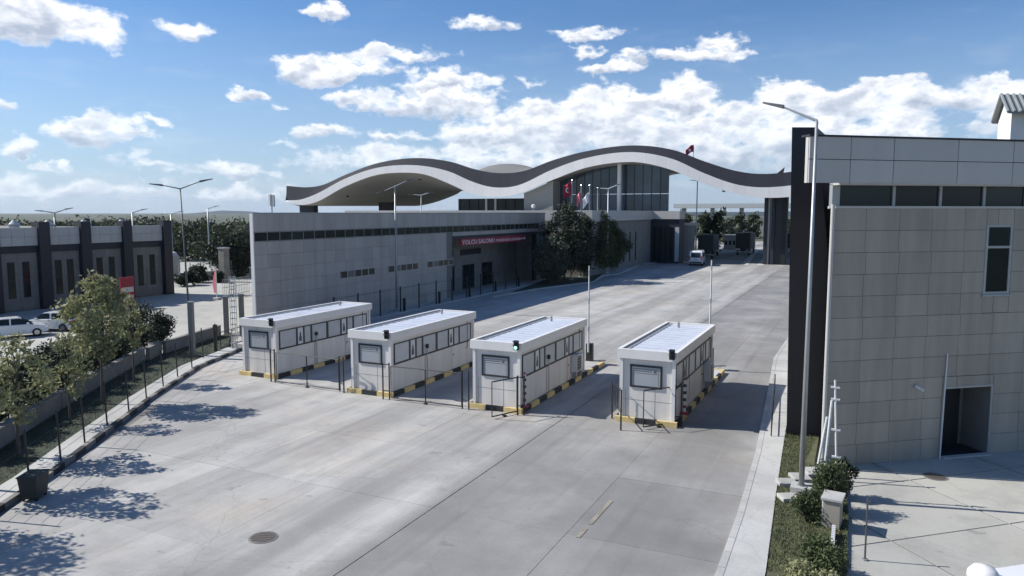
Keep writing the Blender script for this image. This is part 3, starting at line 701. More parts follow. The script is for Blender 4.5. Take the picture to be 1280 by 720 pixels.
def spline(pts):
    X = np.array([p[0] for p in pts]); Z = np.array([p[1] for p in pts]); 
    m = np.zeros(len(X)); dd = np.diff(Z) / np.diff(X)
    m[1:-1] = (dd[:-1] + dd[1:]) / 2; m[0] = dd[0]; m[-1] = dd[-1]
    def f(x):
        x = np.clip(x, X[0], X[-1]); i = np.clip(np.searchsorted(X, x) - 1, 0, len(X) - 2); h = X[i + 1] - X[i]; t = (x - X[i]) / h
        return (2*t**3-3*t**2+1)*Z[i] + (t**3-2*t**2+t)*h*m[i] + (-2*t**3+3*t**2)*Z[i+1] + (t**3-t**2)*h*m[i+1]
    return f
fT, fM, fB = spline(topx), spline(midx), spline(botx)
tr = thing('wave_roof_terminal', 'great wave-shaped roof of slate and white bands spanning the road, glass hall beneath', 'terminal', (0, FY, 0))
NXR = 120; XS = np.linspace(-126, -4, NXR)
ST = 2
for i in range(0, NXR - 1, ST):                 # slate cladding panels of the upper band, white ones below
    x0, x1 = XS[i] + .006, XS[min(i + ST, NXR - 1)] - .006; xm = (x0 + x1) / 2
    for nm, f0, f1, yy, mat in (('slate_panel', fM, fT, .35, 'slate_panel'), ('white_panel', fB, fM, 0.0, 'white_panel')):
        fr = [(x0, f0(x0)), (xm, f0(xm)), (x1, f0(x1)), (x1, f1(x1)), (xm, f1(xm)), (x0, f1(x0))]
        ytop = yy + (.25 if nm == 'slate_panel' else .15)
        vs = [(x, yy if k_ < 3 else ytop, z) for k_, (x, z) in enumerate(fr)] + [(x, (yy if k_ < 3 else ytop) + .3, z) for k_, (x, z) in enumerate(fr)]
        MB().add(vs, [(0, 1, 4, 5), (1, 2, 3, 4), (6, 11, 10, 7), (7, 10, 9, 8), (0, 6, 7, 1), (1, 7, 8, 2), (3, 9, 10, 4), (4, 10, 11, 5), (0, 5, 11, 6), (2, 8, 9, 3)]).obj(nm, mat, tr)
# soffit: ruled surface from the front edge to the back edge, which fans out to the left
backp = []
for x in XS:
    if x < -77:
        tt = (x + 126) / 49.0; px = 372 + (575 - 372) * tt
        py = 257.5 if tt < .72 else 257.5 - 17 * ((tt - .72) / .28) ** 1.6
        p = PY(px, py, BY); backp.append((p.x, p.z))
    else: backp.append(None)
zl = [b for b in backp if b][-1]; nb = len([b for b in backp if b])
sb_ = spline([(zl[0], zl[1]), (-103, 19.8), (-96, 21.3), (-87, 20.4), (-76, 15.4), (-68, 14.0), (-56, 16.5), (-44, 19.6), (-36, 19.3), (-22, 14.0), (-14, 13.5), (-2, 15)])
for i in range(nb, NXR):
    x = zl[0] + (-2 - zl[0]) * (i - nb + 1) / (NXR - nb); backp[i] = (x, float(sb_(x)))
sf = MB(); NY = 8; vs = []
for i, x in enumerate(XS):
    for j in range(NY + 1):
        t_ = j / NY; vs.append((x + (backp[i][0] - x) * t_, .3 + (BY - FY) * t_, float(fB(x)) + .02 + (backp[i][1] - fB(x)) * t_ ))
fs = [(i * (NY + 1) + j, (i + 1) * (NY + 1) + j, (i + 1) * (NY + 1) + j + 1, i * (NY + 1) + j + 1) for i in range(NXR - 1) for j in range(NY)]
sf.add(vs, fs).obj('soffit', 'soffit', tr, smooth=True)
tp = MB(); vs = []
for i, x in enumerate(XS):
    for j in range(NY + 1):
        t_ = j / NY; zb_ = backp[i][1] + 2.2
        vs.append((x + (backp[i][0] - x) * t_, 1.2 + (BY - FY - 1) * t_, float(fT(x)) - .03 + (zb_ - fT(x)) * t_))
tp.add(vs, fs).obj('roof_top', 'joint_grey', tr, smooth=True)
mb = MB(); vs = []
for i, x in enumerate(XS): vs += [(backp[i][0], BY - FY + .3, backp[i][1]), (backp[i][0], BY - FY + .3, backp[i][1] + 2.2)]
mb.add(vs, [(2 * i, 2 * i + 1, 2 * i + 3, 2 * i + 2) for i in range(NXR - 1)]).obj('rear_fascia', 'wall_concrete', tr)
# end closing of the left tip
mb = MB().add([(-126, .0, 12.2), (-126, 1.2, 15.8), (backp[0][0], BY - FY + .3, backp[0][1] + 2.2), (backp[0][0], BY - FY + .3, backp[0][1])], [(0, 1, 2, 3)]); mb.obj('end_cap', 'slate_panel', tr)
# soffit lamps
for x, y in ((-112, 6), (-103, 12), (-96, 20), (-24, 5), (-30, 10), (-110, 22), (-93, 8)):
    z = float(fB(x)); MB().box((x, y, z + (11.5 - z) * (y / 56) * (.9 if x < -77 else 0) - .25), (.5, .5, .3)).obj('soffit_lamp', 'dark_frame', tr)
# columns carrying the roof
for px, w in ((386, 2.6), (483, 1.9)):
    p = PY(px, 262, FY + 34); MB().b2(p.x - w, p.x + w, 33, 35, 0, 12.4).obj('column', 'charcoal', tr)
cl = PY(956, 290, FY + 6).x; cr = PY(984, 290, FY + 6).x
for k_, (a0, a1, m) in enumerate(((0, .17, 'charcoal'), (.17, .25, 'galv'), (.33, .48, 'charcoal'), (.50, .80, 'tile_beige'), (.80, 1.0, 'blackout'))):
    x0, x1 = cl + (cr - cl) * a0 * .99, cl + (cr - cl) * a1; MB().b2(x0, x1, 4 + (k_ % 2) * .3, 7, 0, 12.9).obj('column', 'charcoal' if m == 'tile_beige' else m, tr)
# upper hall behind parapet: stone pier, glass front, lower glazed blocks
def flat(name, mat, pa, pb, y, z0, z1, th=.4, parent=tr):
    xa = PY(pa, 260, FY + y).x; xb = PY(pb, 260, FY + y).x; return MB().b2(xa, xb, y, y + th, z0, z1).obj(name, mat, parent)
def under(x, y=0): return float(fB(x)) - .02
xa, xb = PY(655, 260, FY + 1.0).x, PY(691, 260, FY + 1.0).x
xxs = np.linspace(xa, xb, 10)
MB().add([(x, 1.0, z) for x in xxs for z in (8, under(x))] + [(x, 9, z) for x in xxs for z in (8, under(x))],
         [(2*i, 2*i+2, 2*i+3, 2*i+1) for i in range(9)] + [(20+2*i, 20+2*i+1, 20+2*i+3, 20+2*i+2) for i in range(9)] + [(0, 1, 21, 20), (18, 38, 39, 19)]).obj('stone_pier', 'tile_beige', tr)
gx0, gx1 = PY(691, 260, FY + 5).x, PY(836, 260, FY + 5).x
gp_ = np.linspace(gx0, gx1, 15)
hall = None
for i in range(14):
    x0, x1 = gp_[i] + .06, gp_[i + 1] - .06
    zz = [9.6, 13.2, 99]
    for k_ in range(2):
        za = zz[k_] + .05; z_l, z_r = (min(zz[k_ + 1] - .05, float(fB(x)) - .05) for x in (x0, x1))
        if min(z_l, z_r) < za + .2: continue
        MB().add([(x0, 5, za), (x1, 5, za), (x1, 5, z_r), (x0, 5, z_l), (x0, 5.1, za), (x1, 5.1, za), (x1, 5.1, z_r), (x0, 5.1, z_l)], [(0, 1, 2, 3), (4, 7, 6, 5), (0, 4, 5, 1), (3, 2, 6, 7), (0, 3, 7, 4), (1, 5, 6, 2)]).obj('glass_panel', 'glass_blue', tr)
    MB().b2(gp_[i] - .06, gp_[i] + .06, 4.9, 5.15, 9.5, float(fB(gp_[i])) - .05).obj('mullion', 'dark_frame', tr)
MB().b2(gx0, gx1 - 2.5, 5.2, 9, 8, 12.5).obj('hall_interior', 'blackout', tr)
x = PY(774, 240, FY + 3).x; MB().tube([(x, 3, 8), (x, 3, under(x) + .3)], .42, 14).obj('column', 'white_panel', tr)
flat('upper_wall', 'glass_dark', 573, 655, 8, 8, 12.6, 20)
for k_, px in enumerate(np.linspace(574, 654, 8)): flat('mullion', 'white_panel' if k_ in (3, 4) else 'dark_frame', px - .6 - (1.2 if k_ in (3, 4) else 0), px + .6, 7.8, 8, 12.55, .15)
# lower block beside the road
lbk = thing('side_block', 'lower tiled block of the terminal behind the dark trees, flat parapet above', 'building', (-36.3, 104.5, 0))
MB().b2(-44, -.06, 0, 34.5, 0, 8.2).obj('wall', 'joint_grey', lbk)
for i in range(17):
    MB().b2(-.06, 0.0, i * 2.03 + .015, i * 2.03 + 2.01, 0, 8.1).obj('wall_panel', 'wall_concrete', lbk)
for i in range(22): MB().b2(-44 + i * 2 + .015, -42 + i * 2 - .015, -.06, -.005, 4, 8.15).obj('wall_panel', 'tile', lbk)
MB().b2(-44.3, .35, -.35, 34.4, 8.2, 9.85).obj('parapet', 'alu_panel', lbk)
for i in range(6): MB().b2(.001, .05, 6 + i * 3.6, 6.5 + i * 3.6, 1.2, 6.2).obj('window', 'glass_dark', lbk)
MB().b2(.351, .37, 12, 30, 8.35, 8.5).obj('light_strip', 'far_white', lbk)
# entrance front under the roof, right of the block
eb = thing('canopy_office', 'dark glazed office under the great roof at the left lane', 'building', (-36.2, 140.0, 0))
ex1 = PY(850, 300, 140).x + 36.2
MB().b2(-.6, ex1, -.9, 3.5, 0, 8.3).obj('wall', 'charcoal', eb)
MB().b2(-.5, ex1 + .1, -1.2, 3.6, 8.31, 9.8).obj('parapet', 'alu_panel', eb)
for i in range(5): MB().b2(.3 + i * ex1 / 5, .1 + (i + 1) * ex1 / 5 - .1, -.96, -.905, .4, 6.8).obj('window', 'glass_dark' if i != 4 else 'booth_glass', eb)
fy = 148; fx0, fx1 = PY(849, 300, fy).x, PY(868, 300, fy).x
sw = thing('slatted_screen', 'ribbed light screen wall with a white top beside the glazed office', 'screen wall', (fx0, fy, 0))
MB().b2(0, fx1 - fx0, .1, .3, 0, 7.0).obj('wall', 'tile', sw); MB().b2(-.1, fx1 - fx0 + .3, -.2, 3, 7.0, 7.5).obj('coping', 'far_white', sw)
for i in range(9): MB().b2(.15 + i * (fx1 - fx0) / 9, .4 + i * (fx1 - fx0) / 9, 0, .1, 1, 6.9).obj('slat', 'galv', sw)

# ================================================================== RIGHT TILED BUILDING
rbd = thing('tiled_building', 'tall grey tiled building at the right with a dark corner fin and metal parapet', 'building')
Z1, Z2, ZT_ = 9.65, 10.55, 12.15       # tile top, glass top, roof top
WE = 18.0
back = [FA(-1.9).xy, FA(WE).xy, (FA(WE).x + 2, FA(WE).y + 18), (2.5, 62), (-.6, 62), (-1.0, 33.4)]
WALL_BACK = back
inner = [FA(-1.5, -.5).xy, FA(WE, -.5).xy, (FA(WE).x + 2, FA(WE).y + 18), (2.5, 61), (-.4, 61), (-.6, 33.9)]
MB().poly([tuple(p) for p in inner], Z1, Z2).obj('clerestory_wall', 'charcoal', rbd)
TW, TH_ = 1.25, .80; nrow = 12; TH_ = Z1 / nrow
tiles = {}
dr = (3.02, 4.46, 2.35)      # door s0,s1,height
door_a, door_b = G(1169, 566), G(1229, 561)
s_of = lambda p: (Vector(p.xy) - A0).dot(AD)
def sfac(px, out=0.0, z=5.0):                 # s on the facade for image column px at mid height
    best = min(((abs((lambda v: 640 + F * v.dot(RT) / v.dot(FW) - px)(FA(s, out, z) - EYE)), s) for s in np.linspace(-4, 18, 1500))); return best[1]
ds0, ds1 = sfac(1176, 0, 1.2), sfac(1235, 0, 1.2); dz = ZT(FA(ds0).xy, 486)
ws0, ws1 = sfac(1226), sfac(1255)
wz0, wz1 = ZT(FA(ws0).xy, 366), ZT(FA(ws0).xy, 284)
ang = math.atan2(AD.y, AD.x)
def fbox(name, mat, s0, s1, o0, o1, z0, z1, parent=rbd, bevel=0):
    mb = MB().obox(FA(s0, o0, z0), (FA(s1, o0) - FA(s0, o0)), FA(0, o1) - FA(0, o0), (0, 0, z1 - z0)); return mb.obj(name, mat, parent, bevel=bevel)
c_ = 0
JOINTS = [sfac(p) for p in (1075, 1116, 1156, 1197, 1238, 1279)]; JOINTS += [JOINTS[-1] + 1.7 * i for i in range(1, 8)]
tme = {}
for r in range(nrow):
    z0, z1 = r * TH_ + .012, (r + 1) * TH_ - .012
    off = 0.0; s = -1.9
    edges = [-1.9] + [x + (.0 if r % 3 else .06) for x in JOINTS if x < WE - .3] + [WE]
    cuts = []
    if z0 < dz: cuts.append((ds0 - .08, ds1 + .08, dz))
    for a, b in zip(edges[:-1], edges[1:]):
        segs = [(a, b)]
        if z1 > wz0 - .15 and z0 < wz1 + .09: segs = [x_ for sg_ in segs for x_ in ((sg_[0], min(sg_[1], ws0 - .08)), (max(sg_[0], ws1 + .08), sg_[1])) if x_[1] - x_[0] > .05]
        if z0 < dz + .08: segs = [x_ for sg_ in segs for x_ in ((sg_[0], min(sg_[1], ds0 - .08)), (max(sg_[0], ds1 + .08), sg_[1])) if x_[1] - x_[0] > .05]
        full = [(a, b)]
        for (q0, q1, zl_, zh_) in ((ds0 - .08, ds1 + .08, -1, dz + .08), (ws0 - .08, ws1 + .08, wz0 - .15, wz1 + .09)):
            if z0 < zh_ and z1 > zl_ and a < q1 and b > q0:       # tile cut by an opening: keep what is above and below it
                for zz0, zz1 in ((max(z0, zh_), z1), (z0, min(z1, zl_))):
                    c0, c1 = max(a, q0), min(b, q1)
                    if zz1 - zz0 > .05 and c1 - c0 > .05: MB().obox(FA(c0 + .01, .0, zz0 + .006), FA(c1 - .01) - FA(c0 + .01), FA(0, .05) - FA(0, 0), (0, 0, zz1 - zz0 - .012)).obj('wall_tile', 'tile_warm', rbd)
        for a_, b_ in segs:
            key = (r, round(b_ - a_, 2))
            if key not in tme: tme[key] = MB().b2(.007, b_ - a_ - .007, -.05, 0, z0 - .005, z1 + .005).mesh('wall_tile', 'tile_warm')
            pp = FA(a_, random.uniform(.0, .006)); inst('wall_tile', tme[key], rbd, (pp.x, pp.y, 0), ang); c_ += 1
# door opening: the lower wall steps back 1.3 m behind the doorway
notch = [FA(-1.9).xy, FA(ds0).xy, FA(ds0, -1.3).xy, FA(ds1, -1.3).xy, FA(ds1).xy] + WALL_BACK[1:]
MB().poly([tuple(p) for p in notch], 0, dz).obj('wall', 'joint_grey', rbd); MB().poly([tuple(p) for p in WALL_BACK], dz, Z1).obj('upper_wall', 'joint_grey', rbd)
fbox('inner_door', 'dark_frame', ds0 + .5, ds1 - .2, -1.29, -1.24, .02, dz - .3); fbox('threshold', 'black_paint', ds0, ds1, -1.3, -.01, .0, .02)
o = fbox('door_frame', 'galv', ds0 - .07, ds0 + .02, 0, .06, 0, dz); fbox('door_frame', 'galv', ds1 - .02, ds1 + .07, 0, .06, 0, dz); fbox('door_frame', 'galv', ds0 - .07, ds1 + .07, 0, .06, dz, dz + .08)
fbox('door_sill', 'pavement_concrete', ds0, ds1 , 0.01, .25, .0, .06)
# window
w = fbox('window', 'galv', ws0 - .07, ws1 + .07, 0, .05, wz0 - .07, wz0 + .04)
for a, b, z0, z1 in ((ws0 - .07, ws0 + .04, wz0 + .04, wz1), (ws1 - .04, ws1 + .07, wz0 + .04, wz1), (ws0 - .07, ws1 + .07, wz1, wz1 + .09), (ws0 + .04, ws1 - .04, wz0 + (wz1 - wz0) * .68, wz0 + (wz1 - wz0) * .68 + .09)):
    fbox('frame', 'galv', a, b, 0, .05, z0, z1, w)
fbox('pane', 'glass_dark', ws0 + .04, ws1 - .04, -.02, .015, wz0 + .04, wz0 + (wz1 - wz0) * .68, w); fbox('pane', 'glass_dark', ws0 + .04, ws1 - .04, -.02, .015, wz0 + (wz1 - wz0) * .68 + .09, wz1, w)
fbox('window_sill', 'galv', ws0 - .15, ws1 + .15, .0, .12, wz0 - .14, wz0 - .07, w)
# second door far right edge
fbox('door', 'blackout', ds1 + 2.0, ds1 + 3.4, .005, .02, 0, dz)
# clerestory glass
edges = [sfac(p) for p in (1043, 1113, 1171, 1225, 1277)]; edges += [edges[-1] + 2.0 * i for i in range(1, 5)]
for i, (a, b) in enumerate(zip(edges[:-1], edges[1:])):
    fbox('clerestory_pane', 'glass_dark', a + .06, b - .06, -.30, -.25, Z1 + .02, Z2)
    fbox('clerestory_mullion', 'galv', b - .06, b + .06, -.30, -.18, Z1 + .02, Z2)
fbox('band_end', 'galv', edges[0] - .25, edges[0] + .06, -.30, -.12, Z1 + .02, Z2)
fbox('sill_band', 'alu_panel', -1.80, WE, -.40, .06, Z1 + .001, Z1 + .09)
# white corner pipe
pz = FA(-1.95, .12)
MB().tube([(pz.x, pz.y, 0), (pz.x, pz.y, Z1 + .15)], .075, 12).obj('corner_pipe', 'alu_panel', rbd)
# parapet of metal panels, two rows
pe = [sfac(p, .4, 11.2) for p in (1010, 1062, 1116, 1196, 1265)]; PE0 = pe[0]
pe += [pe[-1] + 2.9 * i for i in range(1, 5)]
fbox('parapet', 'charcoal', PE0 + .03, WE + .1, .22, .38, Z2 + .02, ZT_ - .03)
zm = (Z2 + ZT_) / 2 + .02
for a, b in zip(pe[:-1], pe[1:]):
    for z0, z1 in ((Z2, zm - .012), (zm + .012, ZT_)): fbox('parapet_panel', 'alu_panel', a + .014, b - .014, .38, .44 + random.uniform(0, .005), z0, z1)
fbox('parapet_coping', 'charcoal', PE0 - .03, WE + .1, .0, .48, ZT_ + .001, ZT_ + .07)
fbox('parapet_end', 'alu_panel', PE0 - .005, PE0 + .03, .22, .38, Z2, ZT_)
fbox('soffit', 'alu_panel', edges[0] - .25, WE, -.3, .38, Z2 - .06, Z2 + .015)
# dark corner fin
fl = G(983, 547)
tl = PY(990, 159, fl.y)
mb = MB(); dpt = Vector((.25, 5.0, 0)); lean = Vector((tl.x - fl.x, 0, 0)); wv = Vector((2.2, 1.1, 0)); ht = tl.z
mb.add([fl, fl + wv, fl + wv + dpt, fl + dpt] + [p + lean * 1.0 + Vector((0, 0, ht)) for p in (fl, fl + wv * .42, fl + wv * .42 + dpt, fl + dpt)], [(3, 2, 1, 0), (4, 5, 6, 7), (0, 1, 5, 4), (1, 2, 6, 5), (2, 3, 7, 6), (3, 0, 4, 7)])
mb.obj('corner_fin', 'charcoal', rbd)
MB().poly([tuple(p) for p in inner], Z2, ZT_ - .3).obj('roof', 'joint_grey', rbd)
# gabled stair house on the roof
sh = thing('roof_house', 'small white gabled house with a corrugated roof on top of the tiled building', 'roof house')
pa = PD(1246, 183, 46); pb = PD(1262, 183, 42.5)
o_ = Vector((pa.x, pa.y, ZT_ - .5)); w_ = Vector((pb.x - pa.x, pb.y - pa.y, 0)); w_n = w_.normalized()
ln = Vector((5.5, 2.9, 0)); hb = ZT((pb.x, pb.y), 140) - o_.z; 
mid = o_ + w_ * .5
hL = hb
vs = [o_, o_ + w_, o_ + w_ + Vector((0, 0, hL)), mid + Vector((0, 0, hL + .9)), o_ + Vector((0, 0, hL))]
vs += [v + ln for v in vs]
MB().add(vs, [(0, 1, 2, 3, 4), (9, 8, 7, 6, 5), (0, 5, 6, 1), (1, 6, 7, 2), (0, 4, 9, 5)]).obj('wall', 'plaster', sh)
e1, e2, rg = o_ + w_ * 1.12 + Vector((0, 0, hL - .12)), o_ - w_ * .12 + Vector((0, 0, hL - .12)), mid + Vector((0, 0, hL + .98))
fb = -ln.normalized() * .25
for e in (e1, e2):
    a = e + fb; b = rg + fb; u = ln * 1.1; up_ = Vector((0, 0, .08))
    ro = MB().add([a, b, b + u, a + u, a + up_, b + up_, b + u + up_, a + u + up_], [(3, 2, 1, 0), (4, 5, 6, 7), (0, 1, 5, 4), (2, 3, 7, 6), (1, 2, 6, 5), (3, 0, 4, 7)]).obj('roof', 'roof_tile', sh)
    for i in range(22):
        k0 = u * (i / 22); MB().tube([a + k0 + up_, b + k0 + up_], .07, 6).obj('corrugation', 'roof_tile', ro)
# small wall lamp by the door
p = G(1148, 570); s_ = s_of(p); pz_ = FA(sfac(1148), .0, ZT(FA(sfac(1148)).xy, 484))
t = thing('wall_lamp', 'small white spot lamp on the tiled wall left of the door', 'lamp', pz_)
MB().tube([(0, 0, 0), (AN.x * .2, AN.y * .2, .03)], .03, 8).obj('arm', 'pole_white', t); MB().tube([Vector((AN.x * .2 - .12, AN.y * .2, .08)), Vector((AN.x * .3 + .1, AN.y * .3, -.06))], .06, 10).obj('lamp_head', 'pole_white', t)
# leaning pole by the door
p = FA(sfac(1171, 0, .3), .16); t = thing('leaning_pole', 'thin white pole leaning at the left side of the dark doorway', 'pole', (p.x, p.y, 0))
q_ = FA(sfac(1184), .09, ZT(FA(sfac(1184)).xy, 441)); MB().tube([(0, 0, 0), q_ - Vector((p.x, p.y, 0))], .028, 8).obj('pole', 'pole_white', t)

# ================================================================== LEFT BUILDING
lx = -73.8; LB = thing('pier_building', 'dark low building at the left with charcoal piers and narrow windows', 'building', (lx, 0, 0))
HB = 8.05
MB().b2(-30, -.08, -10, 60.6, 0, HB - .25).obj('wall', 'wall_concrete', LB)
py_ = [PX(x, 300, lx).y for x in (52, 104, 156, 206)]; stp = (py_[3] - py_[0]) / 3; py_ = [py_[0] - stp * k_ for k_ in (3, 2, 1)] + py_
for y in py_:
    MB().b2(-.6, .55, y - .55, y + .55, 0, HB + .55).obj('pier', 'charcoal', LB)
for a, b in zip(py_[:-1], py_[1:]):
    n = 3; st = (b - a - 1.1) / n
    for r, (z0, z1) in enumerate(((6.3, 7.15), (7.17, HB))):
        for i in range(n): MB().b2(-.3, .25, a + .55 + i * st + .012, a + .55 + (i + 1) * st - .012, z0, z1).obj('parapet_panel', 'alu_panel', LB)
    MB().b2(-.07, .1, a + .56, b - .56, 5.6, 6.28).obj('shadow_band', 'charcoal', LB)
    for c in (.31, .69):
        yc = a + .55 + (b - a - 1.1) * c; o = MB().b2(-.07, .02, yc - .34, yc + .34, 1.25, 4.75).obj('window', 'dark_frame', LB)
        MB().b2(.021, .04, yc - .29, yc + .29, 1.32, 2.95).obj('pane', 'glass_dark', o); MB().b2(.021, .04, yc - .29, yc + .29, 3.0, 4.68).obj('pane', 'glass_dark', o)
    for i in range(2):
        w4 = (b - a - 1.1) / 2; MB().b2(-.08, -.03 + random.uniform(0, .004), a + .55 + i * w4 + .01, a + .55 + (i + 1) * w4 - .01, 0.1, 5.6).obj('wall_panel', 'wall_concrete', LB)
for k_, (px, d_) in enumerate(((60, 6), (105, 5), (152, 5), (18, 8))):
    p = PX(px, 288, lx - d_); t = thing('roof_vent', ['pale domed roof vent behind the second pier', 'pale domed roof vent behind the third pier', 'pale domed roof vent behind the fourth pier', 'pale domed roof vent near the left edge'][k_], 'roof vent', (p.x, p.y, HB - .25), 0, 'roof vents on the pier building')
    MB().tube([(0, 0, 0), (0, 0, .5), (0, 0, .9)], [.5, .5, .15], 12).obj('cowl', 'far_white', t); MB().tube([(0, 0, .3), (0, 0, .42)], .62, 12).obj('flange', 'galv', t)
# red notice totem behind the tree
p = G(160, 385); t = thing('red_totem', 'red information totem standing in front of the pier building', 'sign', (p.x, p.y, 0), .0)
MB().b2(-.1, .1, -.75, .75, .3, 3.1).obj('panel', 'red', t); MB().b2(.101, .12, -.65, .65, 1.0, 1.3).b2(.101, .12, -.65, .65, 1.6, 2.1).obj('stripe', 'far_white', t); MB().b2(-.2, .2, -.8, .8, 0, .3).obj('base', 'wall_concrete', t)

# ================================================================== LOW WALL, FENCES, POSTS on the left
lw = thing('low_wall', 'low dark concrete wall running behind the grass verge on the left', 'wall', (0, 0, 0))
seg = along(WALLL, 2.4)
for (p, t_), (p2, _) in zip(seg[:-1], seg[1:]):
    mid_ = (p + p2) / 2; L = (p2 - p).length; MB().box((mid_.x, mid_.y, .42), (L - .02, .26, .9), math.atan2(t_.y, t_.x)).obj('wall_panel', 'wall_concrete', lw)
    MB().box((mid_.x, mid_.y, .90), (L - .005, .32, .06), math.atan2(t_.y, t_.x)).obj('coping', 'wall_concrete', lw)
fence = thing('wire_fence', 'thin dark wire fence on slanting posts along the left kerb', 'fence')
fpts = [(57, 628), (78, 583), (108, 560), (136, 537), (163, 519), (185, 502), (206, 487), (224, 475), (242, 464), (256, 451)]
fpos = [G(*p) for p in fpts]; d0 = fpos[2] - fpos[3]; fpos = [fpos[1] + d0 * 2, fpos[1] + d0] + fpos[1:]
for p in fpos: MB().tube([(p.x - .25, p.y + .12, .1), (p.x - .32, p.y + .1, 2.1)], .035, 6).obj('post', 'black_metal', fence)
for z in (.5, 1.0, 1.5, 2.0):
    for a, b in zip(fpos[:-1], fpos[1:]): MB().tube([(a.x - .25 - .035 * z, a.y + .11, z), (b.x - .25 - .035 * z, b.y + .11, z)], .008, 4, False).obj('wire', 'black_metal', fence)
for k_, (px, py0, py1, wpx) in enumerate(((241, 447, 378, 7), (283.5, 418, 371, 6), (303, 420, 368, 5))):
    p = G(px, py0); h = ZT((p.x, p.y), py1); t = thing('concrete_post', ['square concrete post in line with the lamp pole on the left', 'square concrete post left of the lattice mast', 'square concrete post at the end corner of the long building'][k_], 'post', (p.x, p.y, 0), .4, 'square concrete posts')
    MB().b2(-.16, .16, -.16, .16, 0, h).obj('shaft', 'wall_concrete', t, bevel=.02); MB().b2(-.18, .18, -.18, .18, h, h + .06).obj('cap', 'galv', t)
# lattice mast
p = G(293.5, 438); h = ZT((p.x, p.y), 345); t = thing('lattice_mast', 'white square lattice mast beside the corner of the leftmost booth', 'mast', (p.x, p.y, 0), .4)
for sx in (-.15, .15):
    for sy in (-.15, .15): MB().tube([(sx, sy, 0), (sx, sy, h)], .025, 6).obj('upright', 'pole_white', t)
for i in range(13):
    z = .2 + i * (h - .3) / 12
    for a, b in (((-.15, -.15), (.15, -.15)), ((.15, -.15), (.15, .15)), ((.15, .15), (-.15, .15)), ((-.15, .15), (-.15, -.15))): MB().tube([(*a, z), (*b, z)], .015, 4).obj('rung', 'pole_dark', t)
p = G(270, 441); h = ZT((p.x, p.y), 404); t = thing('bollard', 'short black signal bollard by the kerb left of the lattice mast', 'bollard', (p.x, p.y, 0))
MB().tube([(0, 0, 0), (0, 0, h * .7)], .12, 10).obj('post', 'black_metal', t); MB().b2(-.1, .1, -.1, .1, h * .7, h * .95).obj('head', 'black_metal', t); MB().tube([(0, 0, h * .95), (0, 0, h)], [.05, .01], 8).obj('tip', 'black_metal', t)
# swing gate behind the mast
a, b = G(276, 437), G(303, 428)
gate('low dark gate between the lattice mast and the long building', a, b, 1.2)
a, b = G(279, 372), G(312, 366); t = thing('mesh_gate', 'pale barred sliding gate left of the long building', 'gate', (a.x, a.y, 0), math.atan2(b.y - a.y, b.x - a.x)); L = (b - a).length
for z in (.2, 1.1, 2.0): MB().tube([(0, 0, z), (L, 0, z)], .035, 6).obj('rail', 'galv', t)
for i in range(17): MB().tube([(L * i / 16, 0, 0), (L * i / 16, 0, 2.0)], .022, 5).obj('bar', 'galv', t)
# waste skip at left edge
p = G(38, 628); t = thing('waste_bin', 'dark grey metal waste container at the kerb in the bottom left corner', 'bin', (p.x - .25, p.y + .3, 0), math.atan2(LK[2][1] - LK[1][1], LK[2][0] - LK[1][0]))
t.scale = (.68, .68, .68)
MB().add([(-.5, -.36, .12), (.5, -.36, .12), (.5, .36, .12), (-.5, .36, .12), (-.6, -.45, 1.2), (.6, -.45, 1.2), (.6, .45, 1.2), (-.6, .45, 1.2)], [(3, 2, 1, 0), (4, 5, 6, 7), (0, 1, 5, 4), (1, 2, 6, 5), (2, 3, 7, 6), (3, 0, 4, 7)]).obj('body', 'bin_green', t, bevel=.02)
MB().b2(-.64, .64, -.49, .49, 1.2, 1.26).obj('lid', 'bin_green', t, bevel=.02)
for sx in (-.4, .4):
    for sy in (-.3, .3): MB().tube([(sx - .03, sy, .06), (sx + .03, sy, .06)], .07, 10).obj('wheel', 'rubber', t)
# fence in front of the long building
lf = thing('dark_fence', 'row of dark fence posts with slim rails along the foot of the long building', 'fence')
fp = []
for px, py in ((455, 402), (465, 399), (501, 391), (524, 387), (547, 382), (563, 378.5), (579, 375), (600, 369), (617, 364.5), (632, 361), (646, 358), (660, 355.5)):
    pass
for i in range(12):
    y = 49.5 + i * 3.3; fp.append((LX + 1.55, y)); MB().b2(LX + 1.5, LX + 1.6, y - .05, y + .05, 0, 2.5).obj('post', 'black_metal', lf)
    if i % 2: MB().b2(LX + 1.45, LX + 1.65, y + .55, y + .75, 0, 1.3).obj('bollard', 'black_metal', lf)
for z in (.25, 1.2, 2.3): MB().tube([(LX + 1.55, 49.5, z), (LX + 1.55, 49.5 + 36.3, z)], .012, 4).obj('rail', 'black_metal', lf)
bs = sheet('kerb_strip', [(LX, 39.6), (LX + 1.9, 39.6), (LX + 1.9, 98), (LX, 98)], .09, 'pavement_concrete', thick=.15); setting(bs)
# railing on the right pavement beside the fin
a, b = G(964, 545, .13), G(969, 482, .13); t = thing('pavement_railing', 'short black railing on the right pavement next to the dark fin', 'railing', (a.x, a.y, .13), math.atan2(b.y - a.y, b.x - a.x)); L = min((b - a).length, 8)
a = G(966, 545, .13)
for x in (0, L * .5, L): MB().tube([(x, 0, 0), (x, 0, 1.0)], .03, 6).obj('post', 'black_metal', t)
for z in (.25, .95): MB().tube([(0, 0, z), (L, 0, z)], .025, 6).obj('rail', 'black_metal', t)
for i in range(12): MB().tube([(L * i / 12 + .2, 0, .25), (L * i / 12 + .2, 0, .95)], .012, 5).obj('bar', 'black_metal', t)

